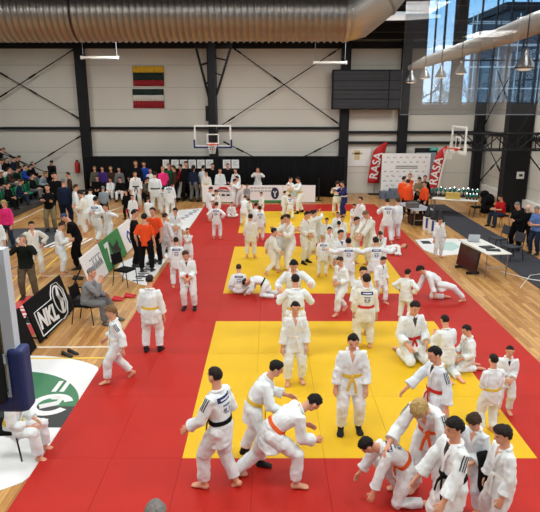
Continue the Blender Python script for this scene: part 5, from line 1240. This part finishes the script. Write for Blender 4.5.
who(92, 228, 189, 100, 'stoop', 'boy in white bending forward in the left group', G('white', hair='dark'))
who(98, 243, 196, 78, 'walk', 'boy with back patch striding away in the left group', G('white', patch=True, hair='black'))
who(110, 246, 204, 240, 'wide', 'small boy with outstretched arm at front of left group', G('white', hair='brown'))
who(105, 218, 186, 95, 'rest', 'man in pale grey blue shirt seen from behind', CV('slate', 'black', hair='grey', hs='crew', fat=1.1))
# ---- far left row along the curtain
b = B(); box(b, (-3.2, -0.2, 0.4), (2.2, 0.2, 0.46), bev=0.01); bp_ = gnd(113, 199)
e = empty('bench', (bp_.x, bp_.y + 0.08, 0), 0, 'long bench in front of the black curtain at far left', 'bench'); obj('seat', b, 'steel_dark', e)
for s in (-3.0, -0.5, 2.0):
    b = B(); box(b, (s - 0.03, -0.18, 0), (s + 0.03, 0.18, 0.4)); obj('leg', b, 'steel_dark', e)
who(99, 199.5, None, 275, 'sit', 'person in black seated at left end of the long bench', CV('black', hair='dark'), h=1.7)
who(112, 199.5, None, 270, 'sit', 'child in white suit seated on the long bench', G('white', hair='dark'), h=1.55)
who(122, 200.5, None, 268, 'sit', 'person in black jacket and white trousers on the bench', CV('black', 'gi_white', hair='dark'), h=1.65)
who(131, 199.5, None, 265, 'sit', 'person in black seated at right end of the long bench', CV('black', hair='black', hs='long'), h=1.65)
who(97, 198.6, 166, 280, 'rest', 'person in olive jacket standing at left end behind bench', CV('olive', hair='light'))
who(104.5, 198.4, 166, 270, 'rest', 'person in purple top standing behind the long bench', CV('purple', hair='dark'))
who(113, 198.5, 166, 270, 'rest', 'person in brown top standing behind the seated child', CV('brown', hair='light'))
who(121, 198.3, 167, 275, 'rest', 'person in grey standing behind the long bench', CV('grey', hair='dark'))
who(138, 198.4, 160, 270, 'rest', 'tall person in black with brown hair against the curtain', CV('black', hair='brown'))
who(146, 198.6, 161, 275, 'rest', 'person in royal blue jacket standing against the curtain', CV('royal', hair='dark'))
who(152, 199, 168, 265, 'rest', 'person in pale grey beside the royal blue jacket', CV('white', hair='dark'))
# ---- far middle, left of the banners
who(137, 208, 171, 285, 'rest', 'youth in white suit with black belt near the bench', G('black', hair='dark'))
who(147, 212, 177, 330, 'hold', 'long haired woman in olive coat', CV('olive', hair='dark', hs='long'))
who(156.5, 212, 171, 95, 'rest', 'tall youth in white with dark belt seen from behind', G('black', hair='dark'))
who(164, 203, 166, 300, 'rest', 'fair haired woman in pink jacket in the far crowd', CV('pink', 'jeans', hair='blond'))
who(170.5, 200, 163, 270, 'rest', 'person in forest green coat near the paper sheets', CV('forest', hair='light', hs='long'))
who(176, 201, 165, 200, 'rest', 'long haired person in brown coat by the red jacket', CV('brown', hair='brown', hs='long'))
who(183, 199.5, 164, 215, 'walk', 'youth in red jacket and white judo trousers', CV('red', 'gi_white', hair='dark'))
who(187.5, 198.6, 161, 270, 'rest', 'person in black standing behind the red jacket', CV('black', hair='black'))
who(194, 201, 165, 70, 'rest', 'person in navy coat and grey trousers by the red mats', CV('navy', 'grey', hair='dark', hs='long', hem=-0.12))
who(164, 215, 187, 80, 'rest', 'child in white with dark patch standing left of another', G('white', patch=True, hair='dark'))
who(170.5, 216, 180, 95, 'rest', 'long haired child in white with back patch', G('white', patch=True, hair='dark', hs='long'))
who(134, 224, 195, 280, 'rest', 'child in white suit half hidden above the orange coaches', G('white', hair='dark'))
who(149, 228, 197, 60, 'rest', 'child in white peeking out above the orange coaches', G('white', hair='brown'))
who(128, 219, 190, 250, 'rest', 'person in black beside the small red floor sticker', CV('black', hair='dark'))
# ---- behind the low white boards
who(203.5, 200.5, 165, 60, 'rest', 'youth in white behind the left end of low boards', G('white', hair='black'))
who(207, 201.5, 171, 275, 'rest', 'youth in cream suit behind the red swoosh board', G('yellow', jac='gi_cream', hair='dark'))
who(213.5, 200, 163, 270, 'rest', 'person in black under the basketball hoop', CV('black', hair='dark'))
who(220.5, 201.5, 168, 285, 'rest', 'youth in white beside person in black under the hoop', G('white', hair='black'))
who(228.5, 200.3, 163, 270, 'rest', 'person in wide black coat with pale scarf', CV('black', hair='light', fat=1.3))
who(236.5, 201, 168, 240, 'rest', 'youth in white beside the wide black coat', G('white', hair='dark'))
who(258, 200.8, 167, 270, 'photo', 'youth in white standing alone before the black curtain', G('white', hair='dark'))
# ---- far red strip and farthest yellow square
who(209, 221, 187, 8, 'hold', 'child in white walking right on the far red mats', G('white', hair='brown'))
who(219, 220, 190, 190, 'hold', 'child in white facing left before the swoosh board', G('white', hair='brown'))
who(217, 239, 202, 82, 'hips', 'child with back patch alone on the red border', G('white', patch=True, hair='brown'))
who(231.5, 217, None, 290, 'sit_floor', 'small child sitting on the red mats by the boards', G('white', hair='dark'), h=1.25)
who(233, 208, 179, 12, 'grip', 'child in white gripping a taller partner by the boards', G('white', hair='dark'))
who(239.5, 208, 176, 195, 'grip', 'youth in white with yellow belt gripping a smaller partner', G('yellow', hair='dark'))
who(247, 208, 184, 285, 'front', 'person in grey shirt standing by the white boards', CV('lightgrey', 'lightgrey', hair='brown'))
who(244, 226, 196, 80, 'stoop', 'child in white bending on the farthest yellow mat corner', G('white', hair='dark'))
who(251, 224, 199, 200, 'hold', 'child in white facing the bending child far away', G('white', hair='dark'))
who(262, 217, 192, 210, 'rest', 'youth in white standing by the far edge of yellow', G('white', hair='dark'))
who(260, 241, 206, 95, 'rest', 'child with back patch standing on farthest yellow square', G('white', patch=True, hair='black'))
who(255, 237, 203, 60, 'grip', 'child in white close behind another on farthest yellow square', G('white', hair='dark'))
who(250.5, 258, 214, 80, 'rest', 'dark haired child from behind at corner of middle yellow square', G('white', jac='gi_cream', hair='dark'))
who(283, 216, 191, 20, 'grip', 'child in white at the far edge of farthest yellow', G('white', hair='black'))
who(290, 220, 195, 95, 'stoop', 'child with yellow belt and patch squatting at far edge', G('yellow', patch=True, hair='black'))
who(288.5, 210, 177, 320, 'grip', 'taller youth with yellow belt facing right by the boards', G('yellow', hair='dark'))
who(300, 213, 177, 195, 'grip', 'taller youth with yellow belt facing left by the boards', G('yellow', hair='dark', sock='sock_dark'))
who(336.5, 216, 181, 80, 'grip', 'youth in cream suit with green belt gripping a blue suit', G('green', jac='gi_cream', hair='brown'))
who(343.5, 217, 181, 200, 'grip', 'youth in navy blue judo suit by the curtain end', G('white', jac='gi_blue', hair='dark'))
# ---- crowd over the middle yellow square
who(272, 274, 228, 20, 'walk', 'boy walking right on the middle yellow square', G('white', jac='gi_cream', hair='dark'))
who(280, 268, 215, 345, 'grip', 'boy with dark hair gripping a partner facing us', G('white', hair='black'))
who(290, 271, 214, 215, 'grip', 'boy facing us gripped by a partner at left', G('white', jac='gi_cream', hair='black'))
who(304.5, 263, 211, 320, 'front', 'boy in loose yellow belted suit standing on dark socks', G('yellow', jac='gi_cream', hair='black', sock='sock_dark'))
who(312, 253, 210, 15, 'arms_up', 'boy with both arms raised over a partner', G('white', hair='dark'))
who(319.5, 248, 211, 200, 'stoop', 'boy bending under raised arms on the yellow', G('white', hair='black'))
who(322.5, 277, 235, 92, 'rest', 'small blond child with back patch and cream trousers', G('white', patch=True, hair='blond', trs='gi_cream', hs='crew'))
who(326, 251, 218, 260, 'rest', 'boy in white left of the crowded middle group', G('white', hair='black'))
who(327.5, 268, 227, 300, 'rest', 'boy in white right behind the blond child', G('white', hair='dark'))
who(336.5, 245, 212, 270, 'rest', 'boy at the back of the crowded middle group', G('white', hair='dark'))
who(341, 249, 216, 285, 'rest', 'boy at right back of the crowded middle group', G('white', hair='black'))
who(338, 258, 221, 95, 'rest', 'boy seen from behind inside the crowded group', G('white', hair='black'))
who(338, 284, 230, 300, 'rest', 'boy with dark collar left of the wide armed boy', G('white', hair='dark', dark_v=True))
who(347, 290, 238, 90, 'wide', 'boy with back patch spreading both arms', G('white', patch=True, hair='black'))
who(353, 264, 217, 330, 'front', 'boy in cream suit right of the crowded group', G('white', jac='gi_cream', hair='dark'))
who(369, 266, 211, 215, 'stoop', 'tall youth in white bowing his head down', G('white', jac='gi_cream', hair='light', hs='crew'), lean=14)
who(374, 291, 237, 92, 'wide', 'boy with back patch holding the wide armed boy', G('white', patch=True, hair='dark'), LF=(0.1, 0.15), RF=(-0.1, -0.15))
who(380, 270, 232, 250, 'stoop', 'boy with dark vest lapel leaning over the lying boy', G('white', hair='brown', dark_v=True))
who(388, 253, None, 168, 'lie', 'boy lying on his back on the red mats', G('white', hair='light', hs='crew'), h=1.4)
who(360, 237, 197, 215, 'rest', 'youth in white looking left at the far red edge', G('white', hair='black'))
who(353.5, 232, 204, 240, 'front', 'smaller boy beside the youth at the far red edge', G('white', hair='dark', dark_v=True))
who(386, 243, 198, 95, 'grip', 'boy with back patch gripping a partner on right red mats', G('white', patch=True, hair='dark'))
who(396, 240, 198, 110, 'rest', 'boy in white behind the patched boy on right red mats', G('white', hair='brown'))
who(239, 294, 264, 92, 'sit_floor', 'boy with back patch sitting at middle yellow mat edge', G('white', patch=True, hair='brown', hs='crew'))
who(266, 296, None, 172, 'turtle', 'boy curled face down beside the sitting patched boy', G('black', hair='dark'), h=1.4)
who(437, 257, 218, 280, 'rest', 'boy in white standing by the teal floor sticker', G('white', hair='brown', hs='crew'))
# ---- right side: group in orange, officials
who(401, 213, 176, 40, 'rest', 'person in orange at left of the sponsor wall group', CV('orange', 'khaki', hair='dark'))
who(406, 218, 179, 92, 'rest', 'person in orange seen from behind before the sponsor wall', CV('orange', 'black', hair='dark', fat=1.1))
who(407.5, 209, 173, 275, 'crossed', 'fair haired person in orange facing us', CV('orange', 'grey', hair='light'))
who(417.5, 213, 177, 250, 'hold', 'person in yellow bib within the orange group', CV('khaki', 'black', hair='dark'))
who(422.5, 211, 175, 265, 'rest', 'tall person in black within the orange group', CV('black', 'black', hair='dark'))
who(423.5, 218, 181, 200, 'rest', 'person in orange at right of the sponsor wall group', CV('orange', 'black', hair='dark'))
q = gnd(500, 226)
person((q.x, q.y, 0), 200, 1.76, dict(POSES['sit'], ph=0.29, LH=(0.26, 0.04, 0.42), RH=(0.26, -0.03, 0.42), hp=20), CV('red', 'jeans', sleeve=0, hair='dark', fat=1.1), 'man in red shirt seated by the big dark column')
who(515, 250, 202, 205, 'hold', 'man in black jacket standing by the right wall', CV('black', hair='grey', hs='crew', fat=1.15))
who(524, 245, 205, 240, 'rest', 'bald man in black behind the man in black jacket', CV('black', hair='grey', hs='bald', fat=1.1, skin='skin_pale'))
who(534, 254, 206, 205, 'hold', 'man in blue shirt reading at the right edge', CV('blue', 'jeans', sleeve=0, hair='grey', hs='crew', fat=1.15))
# ---- spectators on the bleacher
SPEC = [(0, 1, 'black', 'dark', 'spectator in black, front row, near its near end'), (0, 3, 'navy', 'brown', 'spectator in navy in the front row beside an empty seat'), (0, 6, 'black', 'dark', 'spectator in black in the middle of front row'), (0, 8, 'slate', 'light', 'spectator in grey blue, front row, toward far end'),
        (0, 9, 'black', 'black', 'spectator in black, front row, beside the grey blue one'), (1, 2, 'navy', 'dark', 'spectator in navy at near end of second row'), (1, 10, 'black', 'grey', 'grey haired spectator at far end of second row'), (2, 5, 'green', 'brown', 'spectator in dark green in third row'), (2, 8, 'black', 'brown', 'spectator in black between two others in third row'), (2, 10, 'brown', 'dark', 'spectator in brown at far end of third row'), (3, 7, 'navy', 'dark', 'spectator in navy in the fourth row'), (3, 10, 'black', 'light', 'fair haired spectator at far end of fourth row'), (4, 10, 'navy', 'dark', 'spectator in navy at far end of top row'),
        (1, 3, 'black', 'light', 'spectator in black with fair hair in second row'), (1, 5, 'brown', 'dark', 'spectator in brown in the second row'), (1, 6, 'green', 'dark', 'spectator in dark green in the second row'), (1, 8, 'royal', 'auburn', 'spectator in royal blue in the second row'), (1, 9, 'black', 'black', 'spectator in black in second row beside royal blue'),
        (2, 4, 'black', 'black', 'spectator in black, third row, near end'), (2, 6, 'white', 'dark', 'spectator in white in the third row'), (2, 7, 'black', 'grey', 'grey haired spectator in black, third row'), (2, 9, 'navy', 'black', 'spectator in navy, third row, far end'),
        (3, 6, 'black', 'dark', 'spectator in black in the fourth row'), (3, 8, 'white', 'black', 'spectator in white in the fourth row'), (3, 9, 'black', 'dark', 'spectator in black, fourth row, far end'), (4, 9, 'black', 'black', 'spectator in black in the top row')]
for i, (k, s, top, hair, lab) in enumerate(SPEC):
    x, y, z = seatpos(k, s)
    gi = top == 'white'
    person((x, y, z + 0.012), (-8, 12, 0, -14, 6)[i % 5], 1.62 + 0.04 * (i % 4), dict(POSES['sit'], lean=(8, 18, 4, 24)[i % 4], hp=(8, 25, 0, 30)[i % 4], ph=0.285, px=0.02), G('white', hair=hair) if gi else CV(top, ('black', 'jeans', 'grey')[i % 3], hair=hair), lab)
x, y, z = seatpos(0, 10)
person((-11.75, 30.85, TZ[0] + 0.012), 300, 1.8, dict(POSES['stoop'], lean=18, hp=35), CV('black', hair='dark', fat=1.1), 'person in black standing at the far end of the bleacher')
finish_people()

# black garment carried in the front group
for rt, jk, S, F_, h_, n_, d_, f_ in PEOPLE:
    if rt['label'].startswith('brown haired boy holding'):
        L = rt.location; R_ = R3('Z', math.degrees(rt.rotation_euler[2]))
        pw = L + R_ @ (S.wr['L'] * h_); pe = L + R_ @ (S.el['L'] * h_)
        b = B(); sx = R_ @ Vector((0, 1, 0)) * 0.05; c0 = pe.lerp(pw, 0.55) + sx - pe
        tube(b, [c0 + Vector((0, 0, 0.13)), c0 + Vector((0, 0, 0.06)) + sx, c0 + sx * 1.6 + Vector((0, 0, -0.1)), c0 + sx * 1.5 + Vector((0, 0, -0.32)), c0 + sx * 1.2 + Vector((0, 0, -0.4))], [(0.06, 0.1), (0.09, 0.12), (0.08, 0.12), (0.07, 0.11), (0.03, 0.06)], 12)
        o = obj('folded_jacket', b, 'cloth_black', None, True); o.location = pe; tag(o, 'black jacket draped over an arm in the front group', 'jacket')
